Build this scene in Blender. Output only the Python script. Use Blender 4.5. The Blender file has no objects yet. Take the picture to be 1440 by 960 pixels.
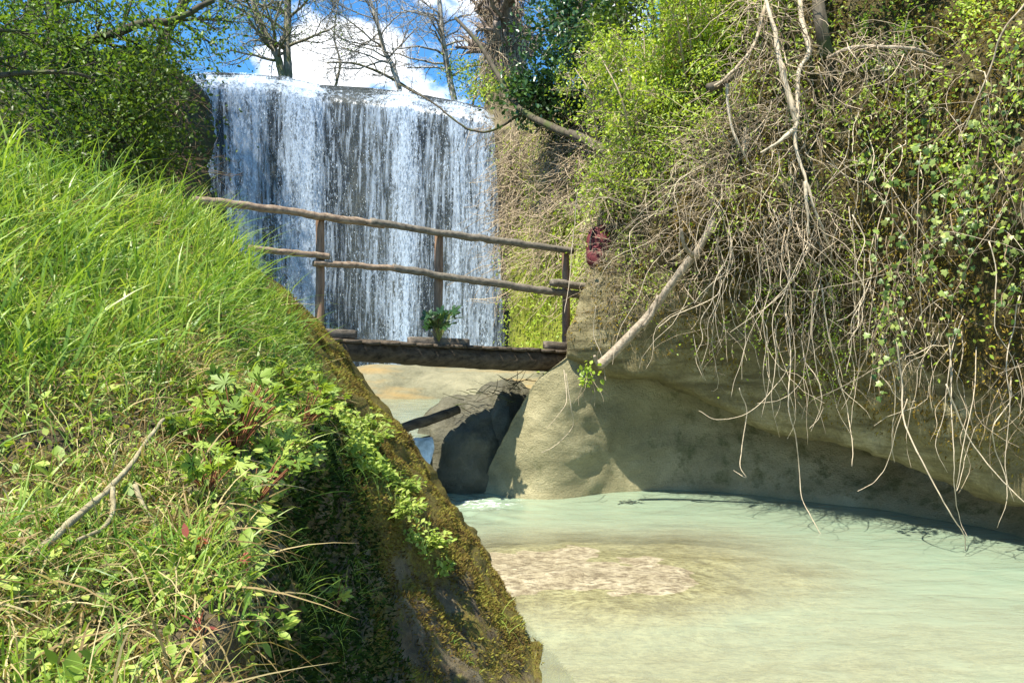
import bpy, math
import numpy as np
from mathutils import Vector
rng = np.random.default_rng(7)
scene = bpy.context.scene
COL = scene.collection
F, CX, CY, H = 1120.0, 720.0, 480.0, 2.0     # focal length in photo pixels, principal point, eye height above the pool

# ------------------------------------------------------------------ helpers
def P(px, py, d):
    px, py, d = np.broadcast_arrays(np.asarray(px, float), np.asarray(py, float), np.asarray(d, float))
    return np.stack([(px-CX)/F*d, d, H+(CY-py)/F*d], -1)
def proj(p):
    return CX+p[..., 0]/p[..., 1]*F, CY-(p[..., 2]-H)/p[..., 1]*F
def nz(v):
    return v/np.maximum(np.linalg.norm(v, axis=-1, keepdims=True), 1e-9)
def sm(a, b, x):
    t = np.clip((x-a)/(b-a), 0, 1); return t*t*(3-2*t)
def _h(ix, iy, iz, s):
    n = (ix*374761393+iy*668265263+iz*2147483647+s*1274126177) & 0xFFFFFFFF
    n = ((n ^ (n >> 13))*1274126177) & 0xFFFFFFFF
    n = ((n ^ (n >> 16))*2246822519) & 0xFFFFFFFF
    return ((n ^ (n >> 15)) & 0xFFFFFF)/float(0xFFFFFF)
def vnoise(p, s=0):
    i = np.floor(p).astype(np.int64); f = p-i; f = f*f*(3-2*f); r = 0
    for dx in (0, 1):
        for dy in (0, 1):
            for dz in (0, 1):
                w = (f[..., 0] if dx else 1-f[..., 0])*(f[..., 1] if dy else 1-f[..., 1])*(f[..., 2] if dz else 1-f[..., 2])
                r = r+w*_h(i[..., 0]+dx, i[..., 1]+dy, i[..., 2]+dz, s)
    return r*2-1
def fbm(p, oct=4, s=0):
    r = 0; a = 1; q = p*1.0
    for k in range(oct):
        r = r+a*vnoise(q, s+k*17); q = q*2.03+11.3; a *= .5
    return r/1.9
def tps(ctrl):
    c = np.array(ctrl, float); X = c[:, :2]/400; v = np.log(c[:, 2]); n = len(c)
    def U(r2): return np.where(r2 > 0, r2*np.log(np.maximum(r2, 1e-12))*.5, 0)
    K = U(((X[:, None]-X[None])**2).sum(-1))+np.eye(n)*1e-3
    Pm = np.c_[np.ones(n), X]
    A = np.zeros((n+3, n+3)); A[:n, :n] = K; A[:n, n:] = Pm; A[n:, :n] = Pm.T
    w = np.linalg.solve(A, np.r_[v, 0, 0, 0])
    def f(px, py):
        q = np.stack([px, py], -1)/400; sh = q.shape[:-1]; q = q.reshape(-1, 2)
        r = U(((q[:, None]-X[None])**2).sum(-1))@w[:n]+w[n]+q@w[n+1:]
        return np.exp(r).reshape(sh)
    return f
def inpoly(px, py, poly):
    r = np.zeros(px.shape, bool); n = len(poly)
    for i in range(n):
        x1, y1 = poly[i]; x2, y2 = poly[(i+1) % n]
        c = ((y1 > py) != (y2 > py))
        with np.errstate(divide='ignore', invalid='ignore'):
            xi = (x2-x1)*(py-y1)/((y2-y1) if y2 != y1 else 1e-9)+x1
        r ^= c & (px < xi)
    return r
def mesh(name, V, faces, mat=None, parent=None, smooth=True, attrs=None):
    """faces: list of int arrays (n,3) and/or (n,4)"""
    V = np.asarray(V, np.float32).reshape(-1, 3)
    if not isinstance(faces, (list, tuple)): faces = [faces]
    faces = [np.asarray(f, np.int32) for f in faces if len(f)]
    me = bpy.data.meshes.new(name)
    me.vertices.add(len(V)); me.vertices.foreach_set('co', V.ravel())
    idx = np.concatenate([f.ravel() for f in faces]); cnt = np.concatenate([np.full(len(f), f.shape[1], np.int32) for f in faces])
    me.loops.add(len(idx)); me.loops.foreach_set('vertex_index', idx)
    me.polygons.add(len(cnt)); st = np.r_[0, np.cumsum(cnt)[:-1]].astype(np.int32)
    me.polygons.foreach_set('loop_start', st); me.polygons.foreach_set('loop_total', cnt)
    if attrs:
        for k, a in attrs.items():
            at = me.attributes.new(k, 'FLOAT', 'POINT'); at.data.foreach_set('value', np.asarray(a, np.float32).ravel())
    me.update(calc_edges=True); me.validate()
    me.polygons.foreach_set('use_smooth', np.full(len(me.polygons), smooth))
    if mat: me.materials.append(mat)
    o = bpy.data.objects.new(name, me); COL.objects.link(o)
    if parent is not None:
        o.parent = parent
        o.matrix_parent_inverse = parent.matrix_world.inverted()
    return o
def tag(o, label=None, cat=None, group=None, kind=None):
    if label: o['label'] = label
    if cat: o['category'] = cat
    if group: o['group'] = group
    if kind: o['kind'] = kind
    return o
def empty(name, loc, label, cat, group=None):
    o = bpy.data.objects.new(name, None); COL.objects.link(o); o.location = tuple(float(c) for c in loc); o.empty_display_size = .1
    bpy.context.view_layer.update()
    return tag(o, label, cat, group)
def gridfaces(R, C):
    a = np.arange(R*C).reshape(R, C)
    return np.stack([a[:-1, :-1], a[1:, :-1], a[1:, 1:], a[:-1, 1:]], -1).reshape(-1, 4)
def gnormals(V):
    du = np.gradient(V, axis=1); dv = np.gradient(V, axis=0)
    return nz(np.cross(dv, du))
def scatter(V, N, w, n, r=rng):
    """n random points on a grid surface, density weighted by w (R,C)"""
    a = np.linalg.norm(np.cross(V[1:, :-1]-V[:-1, :-1], V[:-1, 1:]-V[:-1, :-1]), axis=-1)
    p = (a*w[:-1, :-1]).ravel(); p = p/p.sum()
    k = r.choice(len(p), n, p=p); i, j = np.divmod(k, V.shape[1]-1)
    s, t = r.random((2, n, 1))
    def L(A): return (A[i, j]*(1-s)+A[i+1, j]*s)*(1-t)+(A[i, j+1]*(1-s)+A[i+1, j+1]*s)*t
    return L(V), nz(L(N))
def tubes(paths, radii, k=5, cap=True):
    """paths (B,n,3), radii (B,n) -> V, faces"""
    paths = np.asarray(paths, float); radii = np.asarray(radii, float); B, n, _ = paths.shape
    T = nz(np.gradient(paths, axis=1))
    ref = np.where(np.abs(T[:, :1, 2:3]) > .85, np.array([1., .17, 0]), np.array([.1, .15, 1.]))
    ref = np.broadcast_to(ref, T.shape)
    S = nz(np.cross(T, ref)); W = np.cross(T, S)
    a = np.arange(k)/k*2*np.pi
    V = paths[:, :, None]+radii[:, :, None, None]*(S[:, :, None]*np.cos(a)[:, None]+W[:, :, None]*np.sin(a)[:, None])
    b = (np.arange(B)*n*k)[:, None, None]; i = (np.arange(n-1)*k)[None, :, None]; j = np.arange(k)[None, None]; j2 = (j+1) % k
    fq = np.stack([b+i+j, b+i+j2, b+i+k+j2, b+i+k+j], -1).reshape(-1, 4)
    F_ = [fq]
    if cap:
        e = np.arange(B)*n*k
        c0 = e[:, None]+np.arange(k)[::-1]; c1 = e[:, None]+(n-1)*k+np.arange(k)
        if k == 4 or k == 3: F_ += [c0, c1]
        else:
            F_ += [np.concatenate([np.stack([c[:, 0], c[:, q], c[:, q+1]], -1) for q in range(1, k-1)]) for c in (c0, c1)]
    return V.reshape(-1, 3), F_
def merge(parts):
    V = []; Fq = {}; off = 0
    for v, fs in parts:
        v = np.asarray(v).reshape(-1, 3); V.append(v)
        for f in (fs if isinstance(fs, (list, tuple)) else [fs]):
            if len(f): Fq.setdefault(f.shape[1], []).append(np.asarray(f)+off)
        off += len(v)
    return np.concatenate(V), [np.concatenate(f) for f in Fq.values()]
def resample(pts, n):
    """smooth curve through points: Catmull-Rom"""
    p = np.asarray(pts, float); q = np.vstack([2*p[0]-p[1], p, 2*p[-1]-p[-2]])
    m = len(p)-1; t = np.linspace(0, m-1e-6, n); i = t.astype(int); f = (t-i)[:, None]
    a, b, c, d = q[i], q[i+1], q[i+2], q[i+3]
    return .5*((2*b)+(c-a)*f+(2*a-5*b+4*c-d)*f**2+(3*b-a-3*c+d)*f**3)
def wood(pts, r0, r1, n=24, k=9, rough=.12, wig=0., seed=0):
    """one gnarly tapered limb through points"""
    p = resample(pts, n)
    if wig: p = p+wig*np.stack([fbm(p*1.7/max(wig*10, .3)+s, 3, seed+s) for s in (1, 2, 3)], -1)
    r = np.linspace(r0, r1, n)
    V, fs = tubes(p[None], r[None], k)
    V = V.reshape(n, k, 3); c = p[:, None]
    m = 1+rough*fbm(V/np.array(max(r0*2.2, .02)), 3, seed+9)[..., None]
    return ((V-c)*m+c).reshape(-1, 3), fs
LEAF = (np.array([[0, 0, 0], [.22, .3, .05], [.2, .65, .04], [0, 1, -.06], [-.2, .65, .04], [-.22, .3, .05], [0, .45, -.03]]),
        np.array([[0, 1, 6], [1, 2, 6], [2, 3, 6], [3, 4, 6], [4, 5, 6], [5, 0, 6]]))
SLEAF = (np.array([[0, 0, 0], [.2, .45, .04], [0, 1, -.05], [-.2, .45, .04]]), np.array([[0, 1, 2], [0, 2, 3]]))
_iv = [(0, 0), (.22, -.08), (.5, .02), (.36, .28), (.52, .5), (.24, .58), (0, 1), (-.24, .58), (-.52, .5), (-.36, .28), (-.5, .02), (-.22, -.08)]
IVY = (np.array([[0, .3, .06]]+[[x, y, -.05*abs(x)] for x, y in _iv]), np.array([[0, i+1, (i+1) % 12+1] for i in range(12)]))
def _palm():
    o = []
    for k, a in enumerate(np.radians([-105, -52, 0, 52, 105])):
        L = (.62, .85, 1, .85, .62)[k]; c, s = math.sin(a), math.cos(a)
        for u, w in ((.3, -.10), (.48, -.24), (.58, -.12), (.72, -.22), (.80, -.09), (1, 0), (.80, .09), (.72, .22), (.58, .12), (.48, .24), (.3, .10)):
            o.append((c*u*L+s*w*L, s*u*L-c*w*L, -.12*u*u))
    n = len(o)
    return np.array([[0, 0, .02]]+o), np.array([[0, i+1, (i+1) % n+1] for i in range(n)])
PALM = _palm()
def leaves(pos, axis, nrm, size, tpl=LEAF, wide=1.0):
    v, f = tpl; N = len(pos)
    y = nz(axis); x = nz(np.cross(y, nrm)); z = np.cross(x, y)
    size = np.broadcast_to(np.asarray(size, float), (N,))[:, None, None]
    V = pos[:, None]+size*(v[None, :, 0:1]*wide*x[:, None]+v[None, :, 1:2]*y[:, None]+v[None, :, 2:3]*z[:, None])
    Fc = f[None]+(np.arange(N)*len(v))[:, None, None]
    return V.reshape(-1, 3), [Fc.reshape(-1, f.shape[1])]
def rdir(n, r=rng):
    return nz(r.normal(size=(n, 3)))

# ------------------------------------------------------------------ materials
class NT:
    def __init__(s, name):
        s.m = bpy.data.materials.new(name); s.m.use_nodes = True; s.t = s.m.node_tree; s.t.nodes.clear()
        s.out = s.n('ShaderNodeOutputMaterial')
    def n(s, typ, **kw):
        x = s.t.nodes.new(typ)
        for k, v in kw.items():
            if k in x.inputs: s.put(x.inputs[k], v)
            else: setattr(x, k, v)
        return x
    def put(s, inp, v):
        if isinstance(v, bpy.types.NodeSocket): s.t.links.new(v, inp)
        else:
            if isinstance(v, tuple) and len(v) == 3 and inp.type == 'RGBA': v = (*v, 1)
            inp.default_value = v
    def coord(s, scale=(1, 1, 1), src='Object'):
        tc = s.n('ShaderNodeTexCoord'); mp = s.n('ShaderNodeMapping'); s.t.links.new(tc.outputs[src], mp.inputs[0]); mp.inputs['Scale'].default_value = scale
        return mp.outputs[0]
    def noise(s, scale, detail=4, rough=.55, vec=None, out='Fac', dist=0.):
        x = s.n('ShaderNodeTexNoise'); x.inputs['Scale'].default_value = scale; x.inputs['Detail'].default_value = detail
        x.inputs['Roughness'].default_value = rough; x.inputs['Distortion'].default_value = dist
        s.t.links.new(vec if vec is not None else s.coord(), x.inputs['Vector'])
        return x.outputs[out]
    def ramp(s, fac, stops, interp='LINEAR'):
        x = s.n('ShaderNodeValToRGB'); cr = x.color_ramp; cr.interpolation = interp
        while len(cr.elements) < len(stops): cr.elements.new(.5)
        for e, (p, c) in zip(cr.elements, stops):
            e.position = p; e.color = (*c, 1) if isinstance(c, tuple) else (c, c, c, 1)
        s.put(x.inputs[0], fac); return x.outputs[0]
    def mix(s, fac, a, b, mode='MIX'):
        x = s.n('ShaderNodeMix', data_type='RGBA', blend_type=mode)
        s.put(x.inputs[0], fac); s.put(x.inputs[6], a); s.put(x.inputs[7], b); return x.outputs[2]
    def math(s, op, a, b=0., c=None, clamp=False):
        x = s.n('ShaderNodeMath', operation=op, use_clamp=clamp); s.put(x.inputs[0], a); s.put(x.inputs[1], b)
        if c is not None: s.put(x.inputs[2], c)
        return x.outputs[0]
    def attr(s, name): return s.n('ShaderNodeAttribute', attribute_name=name).outputs['Fac']
    def bump(s, h, strength=.5, dist=.02, normal=None):
        x = s.n('ShaderNodeBump'); x.inputs['Strength'].default_value = strength; x.inputs['Distance'].default_value = dist
        s.put(x.inputs['Height'], h)
        if normal is not None: s.put(x.inputs['Normal'], normal)
        return x.outputs[0]
    def pbr(s, col, rough=.8, normal=None, spec=.3, **kw):
        x = s.n('ShaderNodeBsdfPrincipled'); s.put(x.inputs['Base Color'], col); s.put(x.inputs['Roughness'], rough); s.put(x.inputs['Specular IOR Level'], spec)
        if normal is not None: s.put(x.inputs['Normal'], normal)
        return x.outputs[0]
    def done(s, sh):
        s.t.links.new(sh, s.out.inputs['Surface']); return s.m
def leafmat(name, stops, trans=.4, rough=.45, spec=.35, patch=None, mixn=None):
    t = NT(name); g = t.n('ShaderNodeNewGeometry'); fac = g.outputs['Random Per Island']
    if mixn: fac = t.math('ADD', t.math('MULTIPLY', fac, .45), t.math('MULTIPLY', t.math('SUBTRACT', t.noise(mixn, 4, .6), .25), 1.1), clamp=True)
    c = t.ramp(fac, stops)
    if patch: c = t.mix(t.ramp(t.noise(patch[0], 2), [(.42, 0.), (.62, 1.)]), c, patch[1], 'MULTIPLY')
    b = t.pbr(c, rough, spec=spec)
    tr = t.n('ShaderNodeBsdfTranslucent'); t.put(tr.inputs[0], t.mix(1., c, (1.25, 1.2, .55), 'MULTIPLY'))
    m = t.n('ShaderNodeMixShader'); m.inputs[0].default_value = trans; t.t.links.new(b, m.inputs[1]); t.t.links.new(tr.outputs[0], m.inputs[2])
    return t.done(m.outputs[0])
def barkmat(name, a, b, scale=18, stretch=(1, 1, .25), bump=.6, rough=.85, c=None, rnd=(.72, 1.25)):
    t = NT(name); v = t.coord(stretch)
    n = t.noise(scale, 6, .65, v); col = t.ramp(n, [(.3, a), (.68, b)])
    if c: col = t.mix(t.ramp(t.noise(3.2, 3), [(.48, 0.), (.62, 1.)]), col, c)
    g = t.n('ShaderNodeNewGeometry')
    col = t.mix(1., col, t.ramp(g.outputs['Random Per Island'], [(0, rnd[0]), (1, rnd[1])]), 'MULTIPLY')
    return t.done(t.pbr(col, rough, t.bump(n, bump, .02), .2))
M = {}
M['grass'] = leafmat('fresh grass blade', [(0, (.045, .10, .015)), (.25, (.11, .215, .03)), (.5, (.22, .35, .055)), (.75, (.36, .45, .10)), (.92, (.46, .48, .17)), (1, (.58, .50, .25))], .42, .38, .35, mixn=4.5)
M['drygrass'] = leafmat('dry straw', [(0, (.16, .10, .045)), (.5, (.33, .25, .11)), (1, (.5, .42, .22))], .25, .6, .2)
M['herb'] = leafmat('herb leaf', [(0, (.14, .23, .03)), (.5, (.27, .38, .06)), (1, (.43, .50, .12))], .4, .5, .35)
M['redstem'] = barkmat('red stem', (.13, .04, .022), (.27, .12, .06), 30, bump=.1)
M['redleaf'] = leafmat('reddened leaf', [(0, (.22, .04, .04)), (1, (.40, .12, .09))], .35)
M['greenstem'] = barkmat('green stem', (.16, .20, .05), (.28, .30, .10), 30, bump=.1)
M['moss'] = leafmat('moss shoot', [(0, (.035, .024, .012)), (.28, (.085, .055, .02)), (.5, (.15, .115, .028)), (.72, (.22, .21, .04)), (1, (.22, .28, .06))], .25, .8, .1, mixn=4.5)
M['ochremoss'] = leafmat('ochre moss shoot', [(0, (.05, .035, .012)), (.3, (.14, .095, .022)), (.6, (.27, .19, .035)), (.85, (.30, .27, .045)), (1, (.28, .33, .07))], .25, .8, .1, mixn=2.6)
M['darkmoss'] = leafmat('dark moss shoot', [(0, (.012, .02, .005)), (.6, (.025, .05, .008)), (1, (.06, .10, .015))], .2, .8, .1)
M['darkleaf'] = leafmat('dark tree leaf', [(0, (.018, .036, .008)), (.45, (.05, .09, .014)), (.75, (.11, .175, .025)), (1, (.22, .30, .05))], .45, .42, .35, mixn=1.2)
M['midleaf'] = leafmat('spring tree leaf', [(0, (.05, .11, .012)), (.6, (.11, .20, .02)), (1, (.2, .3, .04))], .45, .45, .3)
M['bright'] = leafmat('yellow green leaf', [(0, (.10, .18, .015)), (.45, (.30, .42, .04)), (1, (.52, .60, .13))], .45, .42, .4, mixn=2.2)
M['laurel'] = leafmat('glossy evergreen leaf', [(0, (.02, .055, .018)), (.6, (.05, .115, .035)), (1, (.10, .19, .06))], .25, .3, .5)
M['ivy'] = leafmat('ivy leaf', [(0, (.05, .10, .02)), (.5, (.17, .25, .05)), (.9, (.31, .38, .11)), (1, (.38, .38, .10))], .3, .42, .4)
M['twig'] = barkmat('dead twig', (.25, .185, .12), (.60, .49, .345), 25, bump=.2, rnd=(.3, 1.25))
M['paletwig'] = barkmat('pale root', (.32, .27, .20), (.64, .53, .38), 25, bump=.3, rnd=(.55, 1.2))
M['browntwig'] = barkmat('brown root', (.13, .085, .05), (.34, .25, .155), 25, bump=.2, rnd=(.4, 1.3))
M['bark'] = barkmat('dark bark', (.035, .028, .02), (.13, .11, .08), 14, c=(.07, .085, .03))
M['greybark'] = barkmat('grey brown bark', (.13, .115, .09), (.34, .31, .25), 12, c=(.13, .14, .06))
M['palebark'] = barkmat('pale bark', (.22, .20, .17), (.50, .47, .42), 10, c=(.16, .14, .11))
M['shagbark'] = barkmat('shaggy bark', (.10, .075, .06), (.32, .26, .22), 16, (1, 1, .12), .9)
M['stem'] = barkmat('brown green stem', (.15, .125, .07), (.36, .31, .19), 40, bump=.4)
M['log'] = barkmat('weathered log', (.15, .115, .08), (.42, .35, .26), 22, (1, 1, 1), .7)
M['rail'] = barkmat('weathered rail', (.10, .065, .045), (.33, .25, .18), 26, (.35, 1, 1), .6)
M['post'] = barkmat('brown post', (.10, .06, .04), (.30, .19, .125), 26, (1, 1, .15), .5)
M['railshade'] = barkmat('shade darkened rail', (.07, .06, .05), (.22, .19, .15), 26, (.35, 1, 1), .6)  # darker copy of the rail wood; shade on the right half put into colour
M['beam'] = barkmat('dark wet beam', (.014, .011, .008), (.11, .085, .06), 16, (.1, 1, 1), 1.)
M['plank'] = barkmat('plank', (.03, .024, .018), (.12, .095, .07), 20, (1, .2, 1), .5)
M['block'] = barkmat('kerb block', (.05, .042, .034), (.2, .165, .13), 20, (.2, 1, 1), .5)

def rockmat(name, stops, moss=None, scale=1.6, bump=.8, fine=26, rough=.85, vecscale=(1, 1, 1), mossat=None, extra=None, spec=.25):
    t = NT(name); v = t.coord(vecscale); big = t.noise(scale, 6, .6, v, dist=.4); fi = t.noise(fine, 5, .7)
    col = t.ramp(t.math('ADD', t.math('MULTIPLY', big, .7), t.math('MULTIPLY', fi, .3)), stops)
    if extra: col = t.mix(t.ramp(t.noise(extra[0], 5, .6, t.coord(extra[2]) if len(extra) > 2 else None), [(.46, 0.), (.62, 1.)]), col, extra[1])
    if moss:
        mf = t.noise(4.5, 6, .7)
        if mossat: mf = t.math('ADD', mf, t.math('SUBTRACT', t.attr(mossat), .5))
        mc = t.ramp(t.noise(38, 4, .7), [(.3, moss[0]), (.52, moss[1]), (.7, moss[2])])
        col = t.mix(t.ramp(mf, [(.47, 0.), (.60, 1.)]), col, mc)
    h = t.math('ADD', t.math('MULTIPLY', big, 1.), t.math('MULTIPLY', fi, .35))
    nb = t.bump(h, bump, .06); nb = t.bump(t.noise(90, 4, .75), .45, .012, nb)
    nb = t.bump(t.ramp(t.noise(5, 6, .75, t.coord((1, 1, 3.5)), dist=1.2), [(.40, 0.), (.5, 1.)]), .35, .03, nb)
    return t.done(t.pbr(col, rough, nb, spec))
MOSS = ((.05, .038, .012), (.13, .10, .02), (.17, .19, .03))
M['bank'] = rockmat('mossy bank earth', [(.3, (.028, .022, .013)), (.5, (.085, .065, .038)), (.7, (.22, .19, .12))], MOSS, 3, 1., 30, mossat='moss')
M['wall'] = rockmat('pool wall rock', [(.3, (.15, .135, .075)), (.5, (.27, .245, .14)), (.7, (.41, .37, .23))], ((.10, .10, .048), (.15, .148, .072), (.19, .185, .10)), 1.3, 1., 42, mossat='moss', vecscale=(1, 1, 1.6))
M['cliff'] = rockmat('mossy overhang with shade tint', [(.3, (.06, .05, .024)), (.5, (.20, .17, .085)), (.7, (.40, .35, .21))], ((.015, .012, .006), (.055, .04, .012), (.13, .11, .022)), 1.8, 1., 30, mossat='moss', extra=(2.4, (.12, .10, .05), (.5, .5, 4.5)))  # moss tones kept near black so shade between the twigs is in the colour
M['backcliff'] = rockmat('root covered rock', [(.3, (.035, .028, .016)), (.5, (.12, .095, .055)), (.7, (.24, .20, .125))], ((.11, .12, .02), (.2, .22, .03), (.25, .30, .045)), 2.2, .9, 16, vecscale=(1, 1, .3), mossat='moss')
M['boulder'] = rockmat('wet dark boulder', [(.3, (.035, .033, .021)), (.5, (.082, .077, .049)), (.7, (.16, .148, .098))], None, 2.2, .9, 24, rough=.55, spec=.4)
M['slab'] = rockmat('tan rock slab', [(.3, (.07, .07, .045)), (.5, (.17, .165, .11)), (.7, (.26, .245, .165))], None, 1.2, .9, 14, extra=(1.1, (.25, .185, .085), (.5, 1, 2.5)))
M['darkrock'] = rockmat('wet waterfall rock', [(.3, (.006, .010, .011)), (.5, (.018, .026, .024)), (.7, (.045, .052, .04))], None, .9, 1., 8, vecscale=(1, 1, .3), rough=.5)
M['hill'] = rockmat('wooded hillside soil', [(.3, (.012, .014, .006)), (.5, (.035, .035, .015)), (.7, (.075, .065, .03))], ((.015, .03, .006), (.035, .06, .01), (.06, .09, .015)), 1., .8, 9)
M['sand'] = rockmat('pale river sand', [(.36, (.13, .10, .06)), (.46, (.345, .295, .19)), (.62, (.50, .44, .31))], None, 5, 1., 55, extra=(14, (.17, .135, .085), (1, 2.6, 1)))
t = NT('maroon cloth'); n = t.noise(9, 3); M['maroon'] = t.done(t.pbr(t.ramp(n, [(.3, (.07, .012, .015)), (.7, (.15, .03, .035))]), .7, t.bump(n, .5, .03)))
t = NT('black strap'); M['strap'] = t.done(t.pbr((.015, .012, .013), .6))

# ------------------------------------------------------------------ left bank
SILY = [130, 170, 240, 265, 320, 385, 440, 480, 550, 625, 755, 850, 960, 1060, 1150]
SILX = [-300, -200, 0, 130, 256, 332, 376, 405, 462, 522, 604, 674, 752, 822, 885]
bank_d = tps([(-300, 130, 3.2), (0, 240, 3.5), (130, 265, 3.9), (250, 320, 4.4), (340, 385, 4.7), (400, 440, 5.0), (440, 480, 5.3), (500, 550, 5.35),
              (560, 625, 5.3), (640, 755, 5.15), (700, 850, 5.0), (765, 960, 4.67), (830, 1060, 3.95),
              (0, 960, 1.2), (200, 960, 1.3), (370, 960, 1.6), (0, 800, 1.5), (200, 750, 1.8), (370, 770, 2.15), (425, 770, 3.0), (400, 860, 2.0), (445, 880, 2.8),
              (440, 960, 2.6), (560, 900, 3.75), (600, 960, 3.7), (700, 960, 4.35), (500, 700, 3.9), (455, 650, 3.5), (390, 630, 2.8), (500, 600, 4.75), (450, 545, 4.6),
              (300, 600, 2.5), (300, 450, 3.4), (380, 490, 4.1), (100, 500, 2.4), (100, 340, 3.3), (200, 370, 3.7), (0, 400, 2.6), (600, 740, 4.7), (640, 860, 4.6),
              (-300, 400, 2.3), (-300, 960, 1.1), (0, 1150, .95), (370, 1150, 1.25), (480, 1150, 2.2), (700, 1150, 3.4), (-400, 1150, .9)])
R, C, CB = 190, 170, 12
py = np.linspace(130, 1150, R); xr = np.interp(py, SILY, SILX)
u = np.linspace(0, 1, C)**.85
px = -420+(xr[:, None]+420)*u[None]; pyy = np.repeat(py[:, None], C, 1)
bV = P(px, pyy, bank_d(px, pyy))
tb = (np.arange(1, CB+1)/CB)[None, :, None]
S = bV[:, -1:]; bB = S+np.concatenate([-.12*tb, 4.2*tb, -(.1*tb+.75*tb**2)], -1)
bV = np.concatenate([bV, bB], 1); bPX = np.concatenate([px, np.full((R, CB), 9999.)], 1); bPY = np.concatenate([pyy, np.full((R, CB), 9999.)], 1)
bN = gnormals(bV)
amp = np.where(bPX < 9000, .05+.04*(bPX > 430), .08)
bV = bV+bN*(amp*fbm(bV*2.6, 5, 3)+.02*fbm(bV*9, 3, 8)+(.07*np.abs(fbm(bV*4.2, 3, 9))+.025*fbm(bV*14, 3, 10))*(bPX > 430))[..., None]
low = sm(560, 700, bPY+.15*(bPX-200))*(bPX < 400)
bV = bV+bN*(low*(.085*fbm(bV*4.5, 3, 14)+.03*fbm(bV*11, 3, 15)))[..., None]
bN = gnormals(bV)
bsign = np.sign((bN*(np.array([0, 0, H])-bV)).sum(-1)[:, :C].mean()); bN = bN*bsign
qx, qy = proj(bV); inside = bPX < 9000
GRASS = [(-420, 100), (0, 200), (130, 230), (280, 280), (405, 425), (440, 480), (470, 560), (415, 640), (362, 720), (352, 960), (350, 1160), (-420, 1160)]
grassy = inpoly(qx, qy, GRASS) & inside
ridge = inside & ~grassy
edge = np.zeros(bV.shape[:2], bool); edge[:, C-2:C+5] = True; edge &= (bV[..., 2] < 2.4)
mossw = np.where(grassy, .45, np.where(qx > 470+(qy-560)*.22, .72-.2*sm(720, 860, qy), .5))
mossw = np.where(inside, mossw, .7)
mesh('left_bank', bV, gridfaces(*bV.shape[:2]), M['bank'], attrs={'moss': mossw}); tag(bpy.context.scene.objects['left_bank'], kind='structure'); bpy.data.objects['left_bank'].name = 'bank'

def blades(pos, nrm, L, W, lean, droop, r=rng, seg=5, upw=.9):
    n = len(pos); L = L[:, None]
    a = r.random(n)*2*np.pi; hz = np.stack([np.cos(a), np.sin(a), np.zeros(n)], -1)
    up = nz(.45*nrm+np.array([0, 0, upw])+.45*r.normal(size=(n, 3)))
    ld = nz(hz+lean); side = nz(np.cross(up, hz+.2*r.normal(size=(n, 3))))
    b = (.25+.75*r.random(n))[:, None]; dr = (droop*r.random(n)**1.5)[:, None]
    out = []
    for k in range(seg+1):
        t = k/seg
        c = pos+up*L*t*(1-.25*t*b)+ld*L*b*.75*t**2-np.array([0, 0, 1.])*L*dr*t**2.6
        w = (W*(1-t**2.2)*(.55+.9*min(t*3, 1)*.5))[:, None]
        out += [c-side*w, c+side*w]
    V = np.stack(out, 1)
    m = 2*(seg+1); o = (np.arange(n)*m)[:, None]
    f = np.concatenate([np.stack([o[:, 0]+2*k, o[:, 0]+2*k+1, o[:, 0]+2*k+3, o[:, 0]+2*k+2], -1) for k in range(seg)])
    return V.reshape(-1, 3), [f]
clump = .5+.5*fbm(bV*3.1, 3, 21)
up_zone = sm(610, 400, qy+.15*(qx-200))
edge_soft = sm(-5, 40, np.minimum(np.interp(qy, [0, 240, 265, 320, 385, 440, 480, 560, 640, 720, 960, 1160], [100, 100, 130, 250, 350, 412, 445, 475, 430, 388, 388, 382])-qx, 400))
inv_d2 = 1/np.maximum(bV[..., 1], .9)**1.0
w1 = grassy*up_zone*(.12+clump**2)
pocket = np.clip(.5+1.6*fbm(bV*4.5, 3, 14), 0, 1)
w2 = grassy*(.2+(1-up_zone))*(.08+clump**2)*inv_d2*(.02+pocket)*(1-.75*sm(290, 345, qx)*sm(560, 640, qy))
parts = []
p, n_ = scatter(bV, bN, w1, 21000); parts.append(blades(p, n_, rng.uniform(.06, .22, len(p)), rng.uniform(.0013, .0042, len(p))*np.where(rng.random(len(p)) < .12, 1.6, 1), np.array([.18, -.1, 0]), 1.3))
p, n_ = scatter(bV, bN, w1, 2600); parts.append(blades(p, n_, rng.uniform(.22, .44, len(p)), rng.uniform(.002, .0055, len(p)), np.array([.1, 0, 0]), .8, upw=1.5))
p, n_ = scatter(bV, bN, w2, 6500); parts.append(blades(p, n_, rng.uniform(.05, .17, len(p)), rng.uniform(.0012, .003, len(p)), np.array([.12, -.3, 0]), .9))
p, n_ = scatter(bV, bN, inside*sm(170, 210, qx)*sm(350, 310, qx)*(qy < np.interp(qx, [0, 130, 256, 332, 376], [240, 265, 320, 385, 440])+45)*1., 420); parts.append(blades(p, n_, rng.uniform(.22, .46, len(p)), rng.uniform(.0018, .0045, len(p)), np.array([.1, 0, 0]), .6, upw=2.2))
rw = ridge*sm(760, 620, qy)*(clump > .5)
p, n_ = scatter(bV, bN, ridge*(clump > .62)*1., 500); parts.append(blades(p, n_, rng.uniform(.06, .2, len(p)), rng.uniform(.001, .002, len(p)), np.array([.5, -.3, -.2]), 1.6))
tag(mesh('grass', *merge(parts), M['grass']), 'long fresh green grass covering the left bank', 'grass', kind='stuff')
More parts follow.
